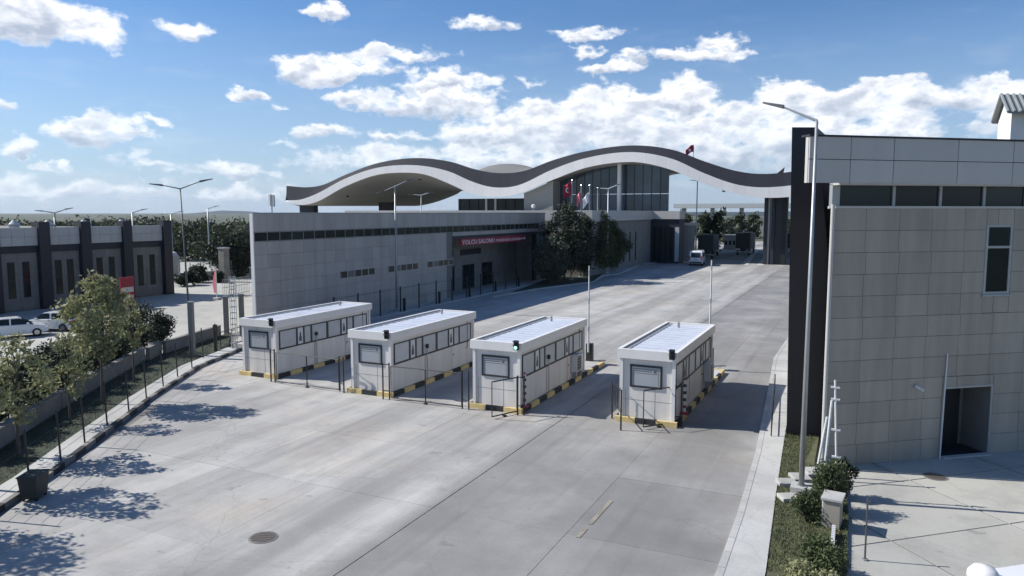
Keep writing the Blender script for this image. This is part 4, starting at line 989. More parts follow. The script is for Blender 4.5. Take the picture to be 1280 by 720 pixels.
# ================================================================== LAMP POSTS
def lamp(label, base, top_z, arms, r0=.11, r1=.06, mat='galv', toplean=(0, 0), group='tall street lamps', head=.75):
    t = thing('street_lamp', label, 'street lamp', (base[0], base[1], base[2] if len(base) > 2 else 0), 0, group)
    T = Vector((toplean[0], toplean[1], top_z)); MB().tube([(0, 0, 0), T * .5, T], [r0, (r0 + r1) / 2, r1], 10).obj('pole', mat, t, smooth=True)
    MB().tube([(0, 0, 0), (0, 0, .35)], [r0 * 1.7, r0 * 1.5], 10).obj('base', mat, t)
    for (vx, vy, vz) in arms:
        e = T + Vector((vx, vy, vz)); MB().tube([T, T + Vector((vx, vy, vz)) * .5 + Vector((0, 0, abs(vz) * .0)), e], [r1, r1 * .8, r1 * .6], 8).obj('arm', mat, t)
        d = Vector((vx, vy, vz * .6)).normalized(); s_ = d.cross(Vector((0, 0, 1))).normalized() * .13 * head
        a_ = e - d * .1; b_ = e + d * head; dn = Vector((0, 0, -.07)); up2 = Vector((0, 0, .06))
        MB().add([a_ - s_ * .6 + dn, a_ + s_ * .6 + dn, b_ + s_ + dn * .6, b_ - s_ + dn * .6, a_ - s_ * .5 + up2, a_ + s_ * .5 + up2, b_ + s_ * .7 + up2 * .3, b_ - s_ * .7 + up2 * .3], [(3, 2, 1, 0), (4, 5, 6, 7), (0, 1, 5, 4), (1, 2, 6, 5), (2, 3, 7, 6), (3, 0, 4, 7)]).obj('lamp_head', 'pole_dark', t)
    return t
bse = G(1001, 622); tp_ = PY(1021, 151, bse.y); ar = PY(957, 127, bse.y + .4)
lamp('tall white street lamp rising in front of the dark corner fin at the right', (bse.x, bse.y, .1), tp_.z - .1, [(ar.x - tp_.x + .5, .3, (ar.z - tp_.z) * .75)], .095, .045, 'galv', (tp_.x - bse.x, 0), head=.62)
MB().box((0, 0, .2), (.65, .65, .25)).obj('footing', 'pavement_concrete', bpy.data.objects['street_lamp'])
bse = G(240, 443)
tp_z = ZT((bse.x, bse.y), 236); rv = RT
lamp('double-armed street lamp on the far left beyond the low wall', bse, tp_z, [(-1.25 * rv.x, -1.25 * rv.y, .25), (1.4 * rv.x, 1.4 * rv.y, .5)], .08, .04, 'pole_dark', tuple(-rv.xy * .3))
bse = PX(496, 385, LX + .9); bse.z = 0; z_ = ZT((bse.x, bse.y), 233)
lamp('double-armed street lamp standing against the middle of the long building', bse, z_, [(-1.1 * rv.x, -1.1 * rv.y, -.45), (1.2 * rv.x, 1.2 * rv.y, .55)], .11, .06, 'galv')
bse = PD(527, 300, 112); z_ = ZT((bse.x, bse.y), 244)
lamp('double-armed street lamp seen under the left arch of the wave roof', (bse.x, bse.y), z_, [(-1.2 * rv.x, -1.2 * rv.y, .1), (1.2 * rv.x, 1.2 * rv.y, .35)], .12, .06, 'far_white')
bse = G(759, 343); z_ = ZT((bse.x, bse.y), 236)
lamp('double-armed street lamp before the glass hall, right of the flagpoles', bse, z_, [(-1.4 * rv.x, -1.4 * rv.y, .1), (1.4 * rv.x, 1.4 * rv.y, .6)], .14, .09, 'pole_white')
for k_, (px, ty, dd, two, lab) in enumerate(((70, 266, 95, 1, 'grey two-armed lamp behind the first roof vents on the far left'), (115, 273, 150, 1, 'tiny distant lamp behind the third pier of the left building'), (167, 266, 110, 0, 'single-armed lamp behind the fourth pier of the left building'),
                                   (261, 261, 140, 0, 'slim lamp over the dark trees left of the long building'), (215, 268, 130, 0, 'plain thin lamp at the right end of the left building'), (870, 226, 150, 0, 'thin lamp mast seen beneath the right side of the wave roof'))):
    p = PD(px, 300, dd); z_ = ZT((p.x, p.y), ty); ar_ = [(1.3 * rv.x, 1.3 * rv.y, .4)] if px != 870 else [(-.8 * rv.x, -.8 * rv.y, .1)]
    if two: ar_.append((-1.3 * rv.x, -1.3 * rv.y, .2))
    lamp(lab, (p.x, p.y), z_, ar_, .14, .09, 'galv', group='distant lamps')
p = PD(205 + 13, 330, 90)
# ================================================================== FLAGS
fl_ = [(714, 351, 226, 'red', 'flagpole with a hanging red flag bearing a white mark, leftmost of four'), (725.5, 347, 232, 'dim', 'flagpole with a drooping pale red flag, second of four'), (736, 345, 232, 'white', 'flagpole flying a white flag to its left'), (746, 343, 236, None, 'bare flagpole nearest the glass hall, rightmost of four')]
def cloth(w, h, mat, parent, z, droop=.0, dirx=-1, name='flag'):
    n, m_ = 10, 6; vs = []
    for i in range(n + 1):
        for j in range(m_ + 1):
            u = i / n; v = j / m_; vs.append((dirx * u * w * rv.x + .12 * math.sin(u * 9 + v * 2) * FW.x, dirx * u * w * rv.y + .12 * math.sin(u * 9 + v * 2) * FW.y, z - v * h - droop * u * u + .1 * math.sin(u * 6)))
    fs = [(i * (m_ + 1) + j, (i + 1) * (m_ + 1) + j, (i + 1) * (m_ + 1) + j + 1, i * (m_ + 1) + j + 1) for i in range(n) for j in range(m_)]
    o = MB().add(vs, fs).obj(name, mat, parent, smooth=True); s_ = o.modifiers.new('thick', 'SOLIDIFY'); s_.thickness = .02; return o
for k_, (px, py, ty, fm, lab) in enumerate(fl_):
    p = G(px, py); h = ZT((p.x, p.y), ty); t = thing('flagpole', lab, 'flagpole', (p.x, p.y, 0), 0, 'flagpoles before the glass hall')
    MB().tube([(0, 0, 0), (0, 0, h)], [.12, .07], 10).obj('pole', 'galv', t); MB().tube([(0, 0, h), (0, 0, h + .2)], [.12, .02], 8).obj('finial', 'chrome', t)
    MB().box((0, 0, .1), (.6, .6, .2)).obj('footing', 'pavement_concrete', t)
    if fm == 'red':
        f_ = cloth(1.1, 1.8, 'red_cloth', t, h - .3, .3)
        n = 20; ring = [(math.cos(a) * .28, math.sin(a) * .34) for a in np.linspace(.7, 2 * math.pi - .7, n)] + [(math.cos(a) * .2 + .08, math.sin(a) * .26) for a in np.linspace(2 * math.pi - .8, .8, n)]
        MB().add([(-.62 * rv.x + x * rv.x - FW.x * .2, -.62 * rv.y + x * rv.y - FW.y * .2, h - 1.3 + y) for x, y in ring], [tuple(range(len(ring)))]).obj('crescent', 'white_cloth', f_)
    elif fm == 'dim': cloth(.6, 1.7, 'pink_cloth', t, h - .9, .5)
    elif fm == 'white': cloth(1.0, 1.5, 'white_cloth', t, h - 1.1, .9); 
# the white flag spans between the third and fourth pole
# flag on the roof
p = PY(867, 192, FY + 3); t = thing('roof_flag', 'red flag with a white mark hanging on the roof crest above the road', 'flag', (p.x, FY + 3, float(fT(p.x)) - .3))
MB().tube([(0, 0, 0), (0, 0, 2.6)], .06, 8).obj('pole', 'galv', t); f_ = cloth(1.5, 1.3, 'red_cloth', t, 2.5, .9)
MB().add([(-.8 * rv.x + x * rv.x - FW.x * .25, -.8 * rv.y + x * rv.y - FW.y * .25, 1.55 + y) for x, y in [(math.cos(a) * .25, math.sin(a) * .25) for a in np.linspace(0, 6.28, 12)[:-1]]], [tuple(range(11))]).obj('mark', 'white_cloth', f_)
p = PY(975, 214, FY + 2); t = thing('roof_spike', 'small dark triangular fin standing on the roof above the road', 'fin', (p.x, FY + 2, float(fT(p.x)) - .4))
MB().add([(-1.0, 0, 0), (.5, 0, 0), (.75, 0, 1.5), (-1.0, .3, 0), (.5, .3, 0), (.75, .3, 1.5)], [(0, 1, 2), (5, 4, 3), (0, 3, 4, 1), (1, 4, 5, 2), (2, 5, 3, 0)]).obj('blade', 'slate_panel', t)
p = PY(666, 257, 138.3); t = thing('roof_camera', 'white dome camera on the parapet in front of the stone pier', 'camera', (p.x, 138.6, 9.85))
MB().tube([(0, 0, 0), (0, 0, .7)], .09, 8).obj('stem', 'galv', t); MB().tube([(0, 0, .6), (0, 0, .8), (0, 0, 1.2), (0, 0, 1.35)], [.3, .42, .4, .1], 12).obj('dome', 'white_panel', t)
# red feather banner
p = G(268, 374); h = ZT((p.x, p.y), 334); t = thing('feather_banner', 'tall pink-red feather banner in the open area left of the long building', 'banner', (p.x, p.y, 0))
MB().tube([(.4, 0, 0), (.4, 0, h)], .05, 6).obj('pole', 'pole_white', t); vs = [(0, 0, .7), (.38, 0, .7), (.38, 0, h - .1), (.2, 0, h - .3), (0.0, 0, h - 1.0), (-.2, 0, h * .5)]
f_ = MB().add([(x * 1.1, 0, z) for x, y, z in vs] + [(x * 1.1, .04, z) for x, y, z in vs], [(0, 1, 2, 3, 4, 5), (11, 10, 9, 8, 7, 6)]).obj('cloth', 'pink_cloth', t)
MB().box((.4, 0, .1), (.8, .6, .2)).obj('foot', 'pavement_concrete', t)

# ================================================================== VEGETATION
def leaves(centers, radii, n, size, mat, name, parent, flat=.9, seed=1, squash=1.0):
    g_ = np.random.default_rng(seed); C_ = np.array(centers, float); Rr = np.array(radii, float)
    w = Rr ** 2; idx = g_.choice(len(C_), n, p=w / w.sum())
    d = g_.normal(size=(n, 3)); d /= np.linalg.norm(d, axis=1)[:, None]; rr = g_.random(n) ** (1 / 2.4)
    rr = rr * (1 + .18 * g_.normal(size=n))
    c = C_[idx] + d * (rr * Rr[idx])[:, None] * np.array([1, 1, squash])
    a = g_.normal(size=(n, 3)); a /= np.linalg.norm(a, axis=1)[:, None]; b = np.cross(a, g_.normal(size=(n, 3))); b /= np.linalg.norm(b, axis=1)[:, None]
    s = size * (.6 + .8 * g_.random(n))[:, None]; V = np.stack([c - a * s, c + b * s * .45, c + a * s, c - b * s * .45], 1).reshape(-1, 3)
    me = bpy.data.meshes.new(name); me.vertices.add(4 * n); me.vertices.foreach_set('co', V.ravel()); me.loops.add(4 * n); me.loops.foreach_set('vertex_index', np.arange(4 * n, dtype=np.int32))
    me.polygons.add(n); me.polygons.foreach_set('loop_start', np.arange(0, 4 * n, 4, dtype=np.int32)); me.polygons.foreach_set('loop_total', np.full(n, 4, dtype=np.int32)); me.materials.append(M[mat]); me.update(calc_edges=True)
    o = bpy.data.objects.new(name, me); COL.objects.link(o); o.parent = parent; return o
def tree(label, x, y, h, w, mat, n, size, group=None, trunk_h=.32, seed=1, nclump=16, lean=0, cat='tree', name='tree', conical=False, r=.12, sparse=1.0):
    rnd = random.Random(seed); t = thing(name, label, cat, (x, y, 0), 0, group)
    cs, rs, tb = [], [], MB(); T0 = h * trunk_h
    tb.tube([(0, 0, -.1), (lean * .3, 0, T0), (lean * .6, .1, h * .62), (lean, 0, h * .93)], [r, r * .75, r * .45, r * .12], 8)
    for i in range(nclump):
        f = (i + .5) / nclump; z = T0 + (h - T0) * (.08 + .86 * f); prof = math.sin(math.pi * min(1, (.18 + .74 * f))) if not conical else (1.02 - f)
        a = i * 2.4 + rnd.uniform(-.4, .4); rad = w / 2 * prof * rnd.uniform(.35, .85); cx, cy = math.cos(a) * rad + lean * f, math.sin(a) * rad
        cr = w * rnd.uniform(.12, .23) * (.6 + .5 * prof) * sparse; cs.append((cx, cy, z)); rs.append(cr)
        zb = T0 * .7 + (z - T0 * .7) * .45; tb.tube([(lean * f * .5, 0, zb), (cx * .6, cy * .6, zb + (z - zb) * .7), (cx, cy, z + cr * .4)], [r * .4, r * .22, r * .06], 5)
    tb.obj('trunk', 'bark', t); leaves(cs, rs, n, size, mat, 'crown', t, seed=seed); return t
SD = Vector((math.cos(R(SUN_AZ)), math.sin(R(SUN_AZ)))) * -1      # shadow direction
# verge trees of the left side
def vt(px, py, h, w, mat, n, size, lab, seed, **k):
    p = G(px, py, .1); return tree(lab, p.x, p.y, h, w, mat, n, size, 'young trees on the left verge', seed=seed, **k)
vt(128, 505, 6.6, 3.1, 'leaf_light', 2900, .13, 'sunlit yellow-green young tree on the verge, the fullest one', 11, nclump=22, r=.07, trunk_h=.36, lean=.4)
vt(88, 530, 4.4, 2.3, 'leaf_light', 800, .11, 'greyish young tree just left of the fullest one', 12, nclump=13, r=.06, trunk_h=.3)
vt(168, 478, 5.0, 1.9, 'leaf_light', 1000, .11, 'slim young tree on the verge right of the fullest one', 18, nclump=10, r=.06, trunk_h=.4)
vt(24, 572, 5.0, 2.6, 'leaf_light', 1100, .12, 'leafy young tree on the verge close to the left edge', 13, nclump=17, r=.08, trunk_h=.3)
vt(-36, 612, 6.0, 3.0, 'leaf_light', 1700, .12, 'darker leafy tree cut by the left edge of the picture', 14, nclump=17, r=.09)
p = G(60, 655); tree('large tree beside the lower left corner casting the broad leafy shadow', -27.2, 10.2, 6.8, 4.0, 'leaf_mid', 3600, .12, 'young trees on the left verge', seed=15, nclump=18)
def bush(label, x, y, h, w, mat, n, size, seed=1, name='bush', group=None, flat_=.75):
    rnd = random.Random(seed); t = thing(name, label, 'bush', (x, y, 0), 0, group); cs, rs = [], []
    for i in range(11):
        a = rnd.uniform(0, 6.28); rr = w / 2 * rnd.uniform(0, .68); z = h * rnd.uniform(.22, .74); cs.append((math.cos(a) * rr, math.sin(a) * rr, z)); rs.append(w * rnd.uniform(.17, .27))
    tb = MB()
    for c in cs[:7]: tb.tube([(c[0] * .1, c[1] * .1, -.05), (c[0] * .6, c[1] * .6, c[2] * .6), c], [.05, .03, .01], 5)
    tb.obj('stems', 'bark', t); leaves(cs, rs, n, size, mat, 'foliage', t, seed=seed, squash=h / w if h < w else 1); return t
p = G(192, 437, .9)
for k_, (px, py, h, w, lab) in enumerate(((188, 445, 3.9, 3.2, 'dense dark bush behind the low wall, tallest and rightmost'), (214, 433, 3.0, 2.7, 'dense dark bush right beside the tallest dark bush'))):
    p = G(px, py); bush(lab, p.x - .9, p.y - .2, h, w, 'leaf_dark', 5200, .09, 30 + k_, group='dark bushes behind the low wall')
hdg = thing('hedge', 'long dark hedge behind the low wall, running back to the two dark bushes', 'hedge'); cs, rs, hs = [], [], MB(); rh = random.Random(8)
for i in range(14):
    p = G(168 - i * 17, 456 + i * 9.5); h = 2.9 + rh.uniform(-.3, .5)
    for j in range(9):
        a = rh.uniform(0, 6.28); rr = rh.uniform(0, .8); c_3 = (p.x - .9 + math.cos(a) * rr, p.y - .2 + math.sin(a) * rr, h * rh.uniform(.2, .8)); cs.append(c_3); rs.append(rh.uniform(.4, .62))
        if j < 4: hs.tube([(p.x - .9, p.y - .2, 0), ((c_3[0] + p.x - .9) / 2, (c_3[1] + p.y - .2) / 2, c_3[2] * .6), c_3], [.04, .03, .01], 5)
hs.obj('stems', 'bark', hdg); leaves(cs, rs, 42000, .09, 'leaf_dark', 'foliage', hdg, seed=5)
# trees in front of the long building end and glass hall
for k_, (px, py, h, w, m_, lab) in enumerate(((686, 355, 6.6, 5.4, 'leaf_grey', 'greyish bushy tree at the end of the long building'), (704, 352, 10.6, 6.6, 'leaf_dark', 'tall dark tree behind the leftmost flagpole'), (724, 347, 9.3, 6.0, 'leaf_dark', 'dark round tree behind the middle flagpoles'),
                                      (745, 343, 9.8, 7.4, 'leaf_mid', 'green tree with a light top behind the rightmost flagpole'), (760, 340, 8.2, 6.0, 'leaf_mid', 'small green tree under the lamp before the glass hall'))):
    p = G(px, py); tree(lab, p.x + .2, p.y, h, w * 1.08, m_, 8500, .20, 'trees before the glass hall', .12, seed=50 + k_, nclump=20, r=.16)
# planter bed for them
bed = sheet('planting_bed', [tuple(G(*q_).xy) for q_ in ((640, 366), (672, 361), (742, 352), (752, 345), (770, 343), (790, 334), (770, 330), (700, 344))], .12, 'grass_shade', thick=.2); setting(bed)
kb2 = bpy.data.objects.new('kerb', None); COL.objects.link(kb2); setting(kb2)
kl = [tuple(G(*q_).xy) for q_ in ((618, 371.5), (672, 362), (742, 353), (753, 345), (772, 343.5), (800, 331), (835, 327))]
kme3 = MB().box((0, 0, .04), (.98, .25, .26)).mesh('kerb_stone', 'pavement_concrete')
for p, t_ in along(kl, 1.0): inst('kerb_stone', kme3, kb2, (p.x, p.y, 0), math.atan2(t_.y, t_.x))
sp = sheet('pavement', kl[2:] + [(kl[-1][0] - 2.6, kl[-1][1]), tuple(G(757, 340).xy)], .13, 'pavement_concrete', thick=.2); setting(sp)
# hedge at the right verge
for k_, (px, py, h, w, m_, n, lab) in enumerate(((1030, 640, 1.9, 1.5, 'leaf_mid', 5200, 'tall hedge bush beside the white posts and grey block'), (1052, 622, 1.7, 1.0, 'leaf_dark', 2600, 'dark narrow bush right of the white posts'), (1012, 655, 1.2, 1.3, 'leaf_mid', 3200, 'low hedge bush behind the street lamp footing'),
                                         (1022, 720, 1.4, 1.5, 'leaf_mid', 4500, 'hedge bush at the bottom edge left of the grey block'), (1005, 770, 1.3, 1.5, 'leaf_light', 4000, 'sunny hedge bush at the very bottom of the right verge'))):
    p = G(px, py); bush(lab, p.x, p.y, h, w, m_, n, .05, 70 + k_, group='hedge bushes of the right verge')
# grass tufts
def tufts(name, poly, n, hgt, seed):
    g_ = np.random.default_rng(seed); P_ = np.array([(p[0], p[1]) for p in poly]); lo, hi = P_.min(0), P_.max(0); pts = g_.random((n * 3, 2)) * (hi - lo) + lo
    ins = np.zeros(len(pts), bool)
    for i in range(len(P_)):
        a, b = P_[i], P_[(i + 1) % len(P_)]; cnd = ((a[1] > pts[:, 1]) != (b[1] > pts[:, 1])); xi = (b[0] - a[0]) * (pts[:, 1] - a[1]) / (b[1] - a[1] + 1e-12) + a[0]; ins ^= cnd & (pts[:, 0] < xi)
    pts = pts[ins][:n]; n = len(pts); an = g_.random(n) * 6.28; hh = hgt * (.4 + g_.random(n)); w_ = .012
    B0 = np.c_[pts - np.c_[np.cos(an), np.sin(an)] * w_, np.full(n, .10)]; B1 = np.c_[pts + np.c_[np.cos(an), np.sin(an)] * w_, np.full(n, .10)]
    tip = np.c_[pts + g_.normal(size=(n, 2)) * hgt * .4, .10 + hh]; V = np.stack([B0, B1, tip], 1).reshape(-1, 3)
    me = bpy.data.meshes.new(name); me.from_pydata(V.tolist(), [], [(3 * i, 3 * i + 1, 3 * i + 2) for i in range(n)]); me.materials.append(M['blade']); o = bpy.data.objects.new(name, me); COL.objects.link(o)
    return tag(o, None, None, None, 'stuff')
vpoly = RI[1:5] + [(-1.4, 33.2), (-1.6, 29.4)] + YE[-2:0:-1]
o = tufts('grass', vpoly, 14000, .09, 3); tag(o, 'short green grass on the right verge around the street lamp', 'grass')
o = tufts('grass', [p for p in LK2 if -5 < p[1]] + [p for p in WALLL[::-1] if p[1] > 0], 26000, .12, 4); o.data.materials[0] = M['blade_shade']; tag(o, 'shaded grass on the left verge below the low wall', 'grass')
# stepping slabs on the right verge, grey block, white posts
vs_lab = ['pale concrete slab on the verge, left of the lamp foot', 'pale concrete slab on the verge behind the lamp', 'pale concrete slab by the hedge near the corner pipe', 'pale slab under the lamp foot, nearest the camera']
for k_, (px, py, w, d) in enumerate(((983, 609, .62, .55), (1000, 603, .62, .7), (1018, 596, .8, .8), (995, 628, 1.1, .55))):
    p = G(px, py); t = thing('paving_slab', vs_lab[k_], 'paving slab', (p.x, p.y, .10), .35 + .05 * k_, 'loose slabs on the right verge')
    MB().box((0, 0, .07), (w, d, .14)).obj('slab', 'pavement_concrete', t, bevel=.015); MB().box((0, 0, .142), (w * .8, d * .8, .006)).obj('worn_top', 'yard_concrete', t)
a = G(1035, 655); bt = thing('gate_pillar', 'squat grey concrete pillar with a pale cap in the hedge at lower right', 'pillar', (G(1040, 660).x, G(1040, 660).y, 0), -.1)
MB().b2(-.24, .24, -.32, .32, 0, .95).obj('shaft', 'tile_warm', bt, bevel=.01); MB().b2(-.30, .30, -.38, .38, .95, 1.03).obj('cap', 'pavement_concrete', bt, bevel=.01)
MB().b2(-.27, -.241, -.3, .3, .02, .95).obj('facing', 'white_panel', bt)
wl = ['slender white post with cross plates beside the hedge', 'plain white post left of the plated one', 'second plain white post beside the corner pipe']
for k_, (px, py, tx, ty, r_) in enumerate(((1046, 622, 1044, 476, .035), (1029, 600, 1040, 500, .045), (1020, 594, 1034, 520, .045))):
    p = G(px, py); tz = ZT((p.x, p.y), ty); tq = PY(tx, ty, p.y)
    t = thing('white_post', wl[k_], 'post', (p.x, p.y, 0), 0, 'white posts by the hedge')
    MB().tube([(0, 0, 0), (tq.x - p.x, 0, tz)], r_, 8).obj('post', 'pole_white', t); MB().box((0, 0, .04), (.2, .2, .08)).obj('foot', 'galv', t)
    if k_ == 0:
        for f in (.35, .58, .84, .94): MB().box(((tq.x - p.x) * f, 0, tz * f), (.28, .08, .05)).obj('plate', 'pole_white', t)
# sliding-gate rack: white toothed rail and thin dark post
p0, p1 = G(1042, 665), G(1037, 740); t = thing('toothed_rail', 'white toothed gate rail lying in line with the grey pillar', 'rail', (p0.x, p0.y, 0), math.atan2(p1.y - p0.y, p1.x - p0.x)); L = (p1 - p0).length
MB().b2(.4, L, -.05, .05, .1, .32).obj('rail', 'pole_white', t)
for i in range(int(L / .14)): MB().box((.45 + i * .14, 0, .35), (.07, .1, .06)).obj('tooth', 'pole_white', t)
p = G(1081, 700); t = thing('thin_post', 'thin dark post standing at the shaded yard edge', 'post', (p.x, p.y, 0)); h = ZT((p.x, p.y), 622)
MB().tube([(0, 0, 0), (0, 0, h)], .025, 6).obj('post', 'pole_dark', t); MB().tube([(0, 0, 0), (0, 0, .04)], .08, 10).obj('foot', 'galv', t)
# overhead bars casting the striped shadow: gate frame at the yard entrance
# white rounded vehicle roof at the bottom right corner
e1, e2 = G(1172, 716, 2.15), G(1290, 699, 2.15); vu = (e2 - e1).normalized(); vc = e1 + vu * 2.0 + Vector((vu.y, -vu.x, 0)) * .93
v = thing('white_van', 'white van of which only the pale roof shows at the bottom right corner', 'van', (vc.x, vc.y, 0), math.atan2(-vu.y, -vu.x))

# ================================================================== VEHICLES
def wheel(mbname, parent, x, y, r=.31, w=.2):
    a = bpy.data.objects.new('wheel', MB().tube([(x, y - w / 2, r), (x, y + w / 2, r)], r, 18).mesh('wheel', 'rubber')); COL.objects.link(a); a.parent = parent
    MB().tube([(x, y - w / 2 - .012, r), (x, y + w / 2 + .012, r)], r * .6, 12).obj('rim', 'chrome', a)
def loft(prof_lo, w_at, parent, name, mat, bevel=.03):
    """side profile (x,z,half width) ring closed, mirrored in y"""
    n = len(prof_lo); vs = [(x, -h_, z) for x, z, h_ in prof_lo] + [(x, h_, z) for x, z, h_ in prof_lo]
    return MB().add(vs, [tuple(range(n)), tuple(range(n, 2 * n))[::-1]] + [(i, n + i, n + (i + 1) % n, (i + 1) % n) for i in range(n)]).obj(name, mat, parent, bevel=bevel)
def car(label, x, y, rz, s=1.0):
    t = thing('parked_car', label, 'car', (x, y, 0), rz, 'white cars parked before the pier building')
    H_ = .86
    loft([(-2.1, .3, .8), (-2.12, .62, .84), (-1.95, .92, .84), (-1.0, 1.0, .85), (.9, .98, .85), (1.75, .84, .82), (2.1, .66, .76), (2.12, .35, .76), (1.75, .22, .82), (-1.8, .22, .82)], 0, t, 'body', 'car_white', .07)
    gh = [(-1.85, .93, .76), (-1.35, 1.36, .62), (-.9, 1.47, .60), (.25, 1.47, .60), (1.15, .97, .78), (-.2, .93, .8)]
    loft(gh, 0, t, 'windows', 'glass_dark', .03)
    loft([(-1.4, 1.37, .63), (-.9, 1.49, .62), (.2, 1.50, .62), (.42, 1.40, .66), (.2, 1.43, .63), (-.9, 1.43, .62)], 0, t, 'roof', 'car_white', .02)
    for xx in (-.35,): MB().b2(xx - .05, xx + .05, -.79, .79, .95, 1.44).obj('pillar', 'car_white', t)
    for sy in (-1, 1):
        MB().b2(2.02, 2.13, sy * .72 - .16, sy * .72 + .16, .62, .76).obj('headlight', 'chrome', t); MB().b2(-2.14, -2.05, sy * .72 - .1, sy * .72 + .1, .66, .9).obj('tail_light', 'lamp_red', t)
        MB().b2(.68, .86, sy * .88 - .1, sy * .88 + .1, .96, 1.1).obj('mirror', 'car_white', t)
    MB().b2(-2.15, 2.15, -.76, .76, .22, .3).obj('bumper', 'dark_frame', t)
    for xx in (-1.32, 1.33):
        for sy in (-.76, .76): wheel('wheel', t, xx, sy)
    return t
p = G(25, 421); car('white hatchback parked nose left, the nearer of two cars', p.x - .5, p.y, R(62))
p = G(66, 413); car('white saloon parked behind the hatchback, nearest the piers', p.x - .3, p.y + .2, R(205))
def van(label, x, y, rz):
    t = thing('van', label, 'van', (x, y, 0), rz)
    loft([(-2.3, .35, .86), (-2.34, .9, .9), (-2.2, 1.86, .80), (-2.0, 1.96, .76), (1.0, 1.96, .76), (1.35, 1.85, .78), (1.75, 1.15, .86), (2.35, .95, .86), (2.45, .5, .84), (2.3, .28, .86), (-2.2, .28, .86)], 0, t, 'body', 'car_white', .08)
    MB().add([(-2.37, -.62, 1.1), (-2.37, .62, 1.1), (-2.24, .58, 1.72), (-2.24, -.58, 1.72), (-2.33, -.62, 1.1), (-2.33, .62, 1.1), (-2.20, .58, 1.72), (-2.20, -.58, 1.72)], [(0, 3, 2, 1), (4, 5, 6, 7), (0, 1, 5, 4), (2, 3, 7, 6)]).obj('rear_window', 'glass_dark', t)
    for sy in (-1, 1):
        MB().b2(-1.9, 1.2, sy * .84 - .015, sy * .84 + .015, 1.12, 1.7).obj('side_window', 'glass_dark', t); MB().b2(-2.4, -2.3, sy * .76 - .07, sy * .76 + .07, .75, 1.3).obj('tail_light', 'lamp_red', t)
    MB().b2(-2.385, -2.34, -.25, .25, .78, .92).obj('number_plate', 'poster_grey', t); MB().b2(-2.42, -2.3, -.8, .8, .38, .56).obj('bumper', 'dark_frame', t)
    for xx in (-1.5, 1.5):
        for sy in (-.78, .78): wheel('wheel', t, xx, sy)
    return t
p = G(866, 332); vv = van('white van driving away under the edge of the great roof', p.x + .3, p.y + 2.4, R(96)); vv.scale = (1.36, 1.36, 1.36)
def truck(label, x, y, rz, tarp, cab, W=2.5, H=3.9, L=9.5):
    t = thing('truck', label, 'truck', (x, y, 0), rz, 'trucks waiting under the great roof')
    MB().b2(-L / 2, L / 2 - .2, -W / 2, W / 2, 1.2, H).obj('cargo_box', tarp, t, bevel=.04)
    for i in range(1, 5): MB().b2(-L / 2 + i * L / 5, -L / 2 + i * L / 5 + .08, -W / 2 - .02, W / 2 + .02, 1.25, H - .05).obj('strap', 'dark_frame', t)
    MB().b2(-L / 2, L / 2 + 2.4, -.5, .5, .7, 1.19).obj('chassis', 'black_metal', t)
    loft([(L / 2 + .2, .8, 1.2), (L / 2 + .2, 3.3, 1.15), (L / 2 + 1.7, 3.3, 1.12), (L / 2 + 2.3, 2.2, 1.2), (L / 2 + 2.4, .8, 1.2)], 0, t, 'cab', cab, .08)
    MB().b2(L / 2 + 2.0, L / 2 + 2.36, -1.0, 1.0, 1.9, 2.55).obj('windscreen', 'glass_dark', t)
    MB().b2(-L / 2 - .06, -L / 2, -W / 2 + .1, W / 2 - .1, .55, .75).obj('rear_bumper', 'galv', t)
    for sy in (-.95, .95): MB().b2(-L / 2 - .08, -L / 2 - .01, sy - .15, sy + .15, .8, .95).obj('tail_light', 'lamp_red', t)
    for xx in (-L / 2 + 1.0, -L / 2 + 2.2, L / 2 + .9):
        for sy in (-1.0, 1.0): wheel('wheel', t, xx, sy, .5, .3)
    return t
p = G(880, 324); tk1 = truck('dark green covered truck parked left of the road beyond the van', p.x - .6, p.y + 8, R(94), 'tarp_green', 'white_panel', 2.6, 4.0)
p = G(925, 320); tk2 = truck('dark covered truck waiting in the lane in the middle distance', p.x, p.y + 8, R(92), 'tarp_dark', 'cab_blue', 2.6, 4.1)
p = G(973, 318); tk3 = truck('dark truck partly behind the roof columns', p.x + 1.2, p.y + 5, R(90), 'tarp_dark', 'white_panel', 2.5, 4.0, 7)
for o in (tk1, tk2, tk3): o.scale = (1.15, 1.22, 1.22)
# the van at the bottom right (local x = length)
loft([(-2.4, .4, .95), (-2.45, 1.9, .93), (-2.2, 2.15, .86), (1.0, 2.15, .86), (1.4, 2.05, .88), (2.1, 1.2, .95), (2.6, .95, .93), (2.7, .45, .93), (2.5, .3, .93), (-2.3, .3, .93)], 0, v, 'body', 'car_white', .12)
MB().tube([(1.25, -.55, 2.1), (1.25, -.55, 2.24), (1.25, -.55, 2.36), (1.25, -.55, 2.40)], [.30, .29, .2, .03], 18).obj('roof_dome', 'white_panel', v, smooth=True)
MB().b2(1.5, 1.98, -.8, .8, 1.35, 1.9).obj('windscreen', 'glass_dark', v)
for xx in (-1.5, 1.7):
    for sy in (-.86, .86): wheel('wheel', v, xx, sy)

# ================================================================== BACKGROUND
# far pale bridge-like canopy beyond the border road
t = thing('far_canopy', 'long pale flat canopy on columns far down the road', 'canopy', (0, 300, 0))
xa, xb = PY(842, 257, 300).x, PY(1040, 257, 300).x; zt = PY(900, 254.5, 300).z; zb = PY(900, 260, 300).z
MB().b2(xa, xb, 0, 14, zb, zt).obj('roof', 'far_white', t)
for px in (852, 888, 925, 961, 990):
    x = PY(px, 257, 300).x; MB().b2(x - .7, x + .7, 4, 6, 0, zb).obj('column', 'galv', t)
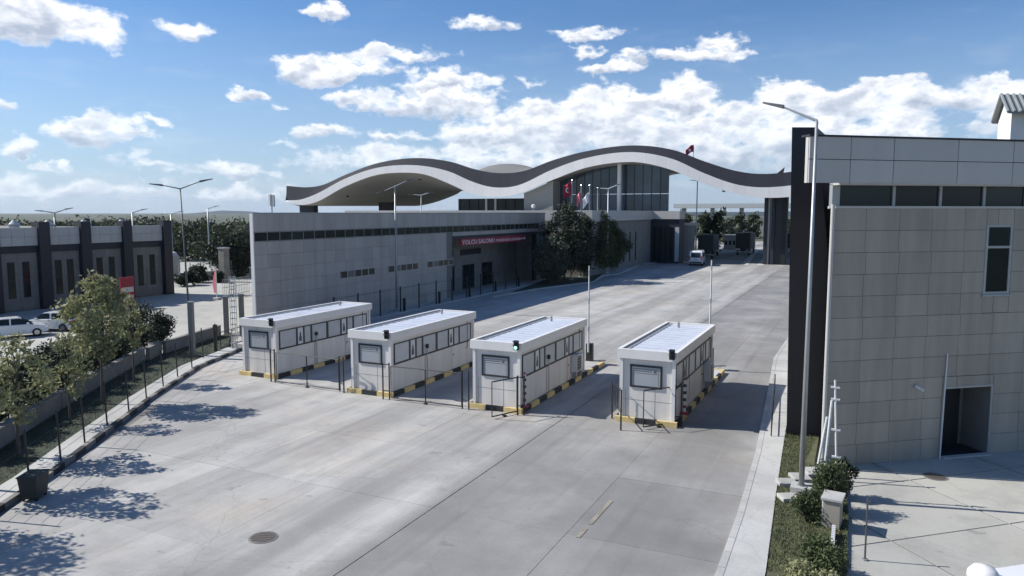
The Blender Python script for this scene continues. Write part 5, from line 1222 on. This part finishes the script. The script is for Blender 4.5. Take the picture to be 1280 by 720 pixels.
# far booths and pale blocks under it
for k_, (px, py, w, h, m_) in enumerate(((912, 312, 3.0, 3.4, 'far_white'), (902, 300, 7, 4.2, 'far_white'), (992, 306, 5, 2.6, 'far_white'))):
    p = G(px, py); t = thing('far_kiosk', ['pale kiosk between the waiting trucks', 'long pale kiosk behind the waiting trucks', 'white kiosk right of the roof columns'][k_], 'kiosk', (p.x, p.y, 0), 0, 'kiosks beyond the great roof')
    MB().b2(-w / 2, w / 2, 0, 4, 0, h).obj('wall', m_, t); MB().b2(-w / 2 - .4, w / 2 + .4, -.5, 4.4, h, h + .35).obj('roof', 'far_white', t)
    for i in range(3): MB().b2(-w / 2 + .3 + i * w / 3, -w / 2 - .2 + (i + 1) * w / 3, -.05, -.001, 1.2, 2.3).obj('window', 'glass_dark', t)
# right-hand far trees, seen under the roof
g_ = random.Random(5); kk = 0
far_lab = []
def ftree(px, dd, top, w, m_, lab, grp, seed, n=1500, name='tree'):
    p = PD(px, 300, dd); h = max(3.0, ZT((p.x, p.y), top)); tree(lab, p.x, p.y, h, w, m_, n, dd / 931 * 2.0, grp, .08, seed, 12, r=.2, name=name)
def wood(label, items, mats=('leaf_dark', 'leaf_mid'), n=900, sz=2.0):
    """a far wood that reads as one mass"""
    cs, rs, tb = [], [], MB()
    for (px, dd, top, w) in items:
        p = PD(px, 300, dd); h = max(3.0, ZT((p.x, p.y), top)); tb.tube([(p.x, p.y, 0), (p.x, p.y, h * .7)], [.25, .08], 5)
        for i in range(9):
            a = i * 2.4; f = (i + .5) / 9; rad = w * .33 * math.sin(math.pi * (.15 + .75 * f)) * g_.uniform(.5, 1.1)
            cs.append((p.x + math.cos(a) * rad, p.y + math.sin(a) * rad, h * (.12 + .78 * f))); rs.append(w * g_.uniform(.16, .24))
    dm = np.mean([it[1] for it in items]); o = leaves(cs, rs, n * len(items), dm / 931 * sz, mats[0], 'wood', None, seed=9)
    o.data.materials.append(M[mats[1]]); o.data.materials.append(M['bark']); nq = len(o.data.polygons); o.data.polygons.foreach_set('material_index', (np.arange(nq) // 97 % 3 == 0).astype(np.int32))
    tag(o, label, 'wood', None, 'stuff')
wood('dark wood seen below the right end of the wave roof', [(846,190,263,7),(856,215,268,7),(890,180,266,6),(898,230,260,7),(878,240,266,7),(908,255,272,6),(922,290,266,7),(940,295,265,8),(990,260,272,7),(1004,270,266,8)])
wood('dark wood between the left building and the long building', [(208 + k_ * 4.6 + g_.uniform(-2, 2), g_.uniform(150, 230), 281 + g_.uniform(-3, 5), g_.uniform(8, 12)) for k_ in range(26)], n=1200)
ftree(292, 118, 297, 8, 'leaf_dark', 'broad dark tree closest to the corner of the long building', None, 180, 5000)
ftree(306, 135, 284, 8, 'leaf_grey', 'greyish tree just left of the long building corner', None, 181, 3000)
for k_, (px, py, h, w, lab) in enumerate(((231, 357, 2.2, 3.2, 'low dark bush on the far side of the open area'), (250, 353, 2.8, 3.4, 'round dark bush on the far side of the open area, taller one'), (243, 356, 2.0, 2.6, 'small dark bush between two larger ones in the open area'), (272, 353, 1.8, 2.0, 'small dark bush behind the feather banner'))):
    p = G(px, py); bush(lab, p.x, p.y, h, w, 'leaf_dark', 2600, .16, 200 + k_, group='bushes in the open area')
# far fence and guard box at left
p = G(213, 345); t = thing('guard_box', 'small white domed guard box at the end of the left building', 'guard box', (p.x, p.y, 0)); MB().b2(-1, 1, -1, 1, 0, 3).obj('wall', 'galv', t); MB().tube([(0, 0, 3), (0, 0, 3.5), (0, 0, 3.9)], [1.3, 1.0, .2], 12).obj('roof', 'far_white', t); MB().b2(-.6, .6, -1.05, -1.0, 1.2, 2.2).obj('window', 'glass_dark', t)
p = G(281, 352); h = ZT((p.x, p.y), 311); t = thing('stone_pylon', 'square grey pylon beyond the feather banner', 'pylon', (p.x, p.y, 0)); MB().b2(-.5, .5, -.5, .5, 0, h).obj('shaft', 'wall_concrete', t); MB().b2(-.6, .6, -.6, .6, h, h + .2).obj('cap', 'galv', t)
a, b = PD(222, 300, 112), PD(312, 300, 118); t = thing('perimeter_wall', 'grey perimeter wall with fence pickets in front of the far trees', 'wall', (a.x, a.y, 0), math.atan2(b.y - a.y, b.x - a.x)); L = (b - a).length
MB().b2(0, L, -.15, .15, 0, 1.2).obj('wall', 'tile_beige', t)
for i in range(int(L / 1.6)): MB().b2(i * 1.6, i * 1.6 + .1, -.05, .05, 1.2, 2.6).obj('picket', 'galv', t)
# far field, hills
def hill(name, d, px0, px1, tops, mat, base=-1, depth=700):
    n = len(tops); vs = []; 
    for i, tp2 in enumerate(tops):
        px = px0 + (px1 - px0) * i / (n - 1); p = PD(px, 266, d); z = ZT((p.x, p.y), tp2); q_ = PD(px, 266, d - depth); r_ = PD(px, 266, d + depth)
        vs += [(q_.x, q_.y, base), ((q_.x + p.x) / 2, (q_.y + p.y) / 2, base + (z - base) * .6), (p.x, p.y, z), (r_.x, r_.y, base)]
    fs = [(4 * i + j, 4 * i + 4 + j, 4 * i + 5 + j, 4 * i + 1 + j) for i in range(n - 1) for j in range(3)]
    return setting(MB().add(vs, fs).obj(name, mat, smooth=True))
hill('hills', 6500, -260, 720, [285, 283, 282, 280, 282, 279, 278, 281, 279, 277, 277, 276, 276, 275, 273, 269, 266, 263, 264, 268, 270, 271, 272, 273, 270, 268, 272, 271, 268, 269, 270, 270], 'hill')
hill('hills', 3000, -400, 1500, [291, 289, 287, 289, 286, 287, 284, 283, 280, 279, 280, 278, 276, 275, 274, 272, 270, 269, 268, 267, 265, 265, 264, 264, 265, 263, 264, 265, 264, 264, 265], 'hill', depth=900)
wood('distant row of trees on the skyline at the left', [(-60 + k_ * 6.8 + g_.uniform(-2, 2), g_.uniform(300, 420), 284 - 6 * ((-60 + k_ * 6.8) / 300) + g_.uniform(-2, 2), g_.uniform(12, 20)) for k_ in range(40)], n=500)

# ================================================================== AIR
hz = MB().b2(-8200, 8200, -300, 8200, -1.5, 210).obj('haze', 'white_panel'); tag(hz, 'thin pale haze of a warm afternoon over the whole place', 'haze', None, 'stuff')
m = bpy.data.materials.new('haze'); m.use_nodes = True; nt = m.node_tree; nt.nodes.clear(); ou = nt.nodes.new('ShaderNodeOutputMaterial'); vo = nt.nodes.new('ShaderNodeVolumePrincipled')
vo.inputs['Color'].default_value = (0.72, 0.84, 1.0, 1); vo.inputs['Density'].default_value = 0.00004; vo.inputs['Anisotropy'].default_value = 0.3
nt.links.new(vo.outputs[0], ou.inputs['Volume']); hz.data.materials.clear(); hz.data.materials.append(m)
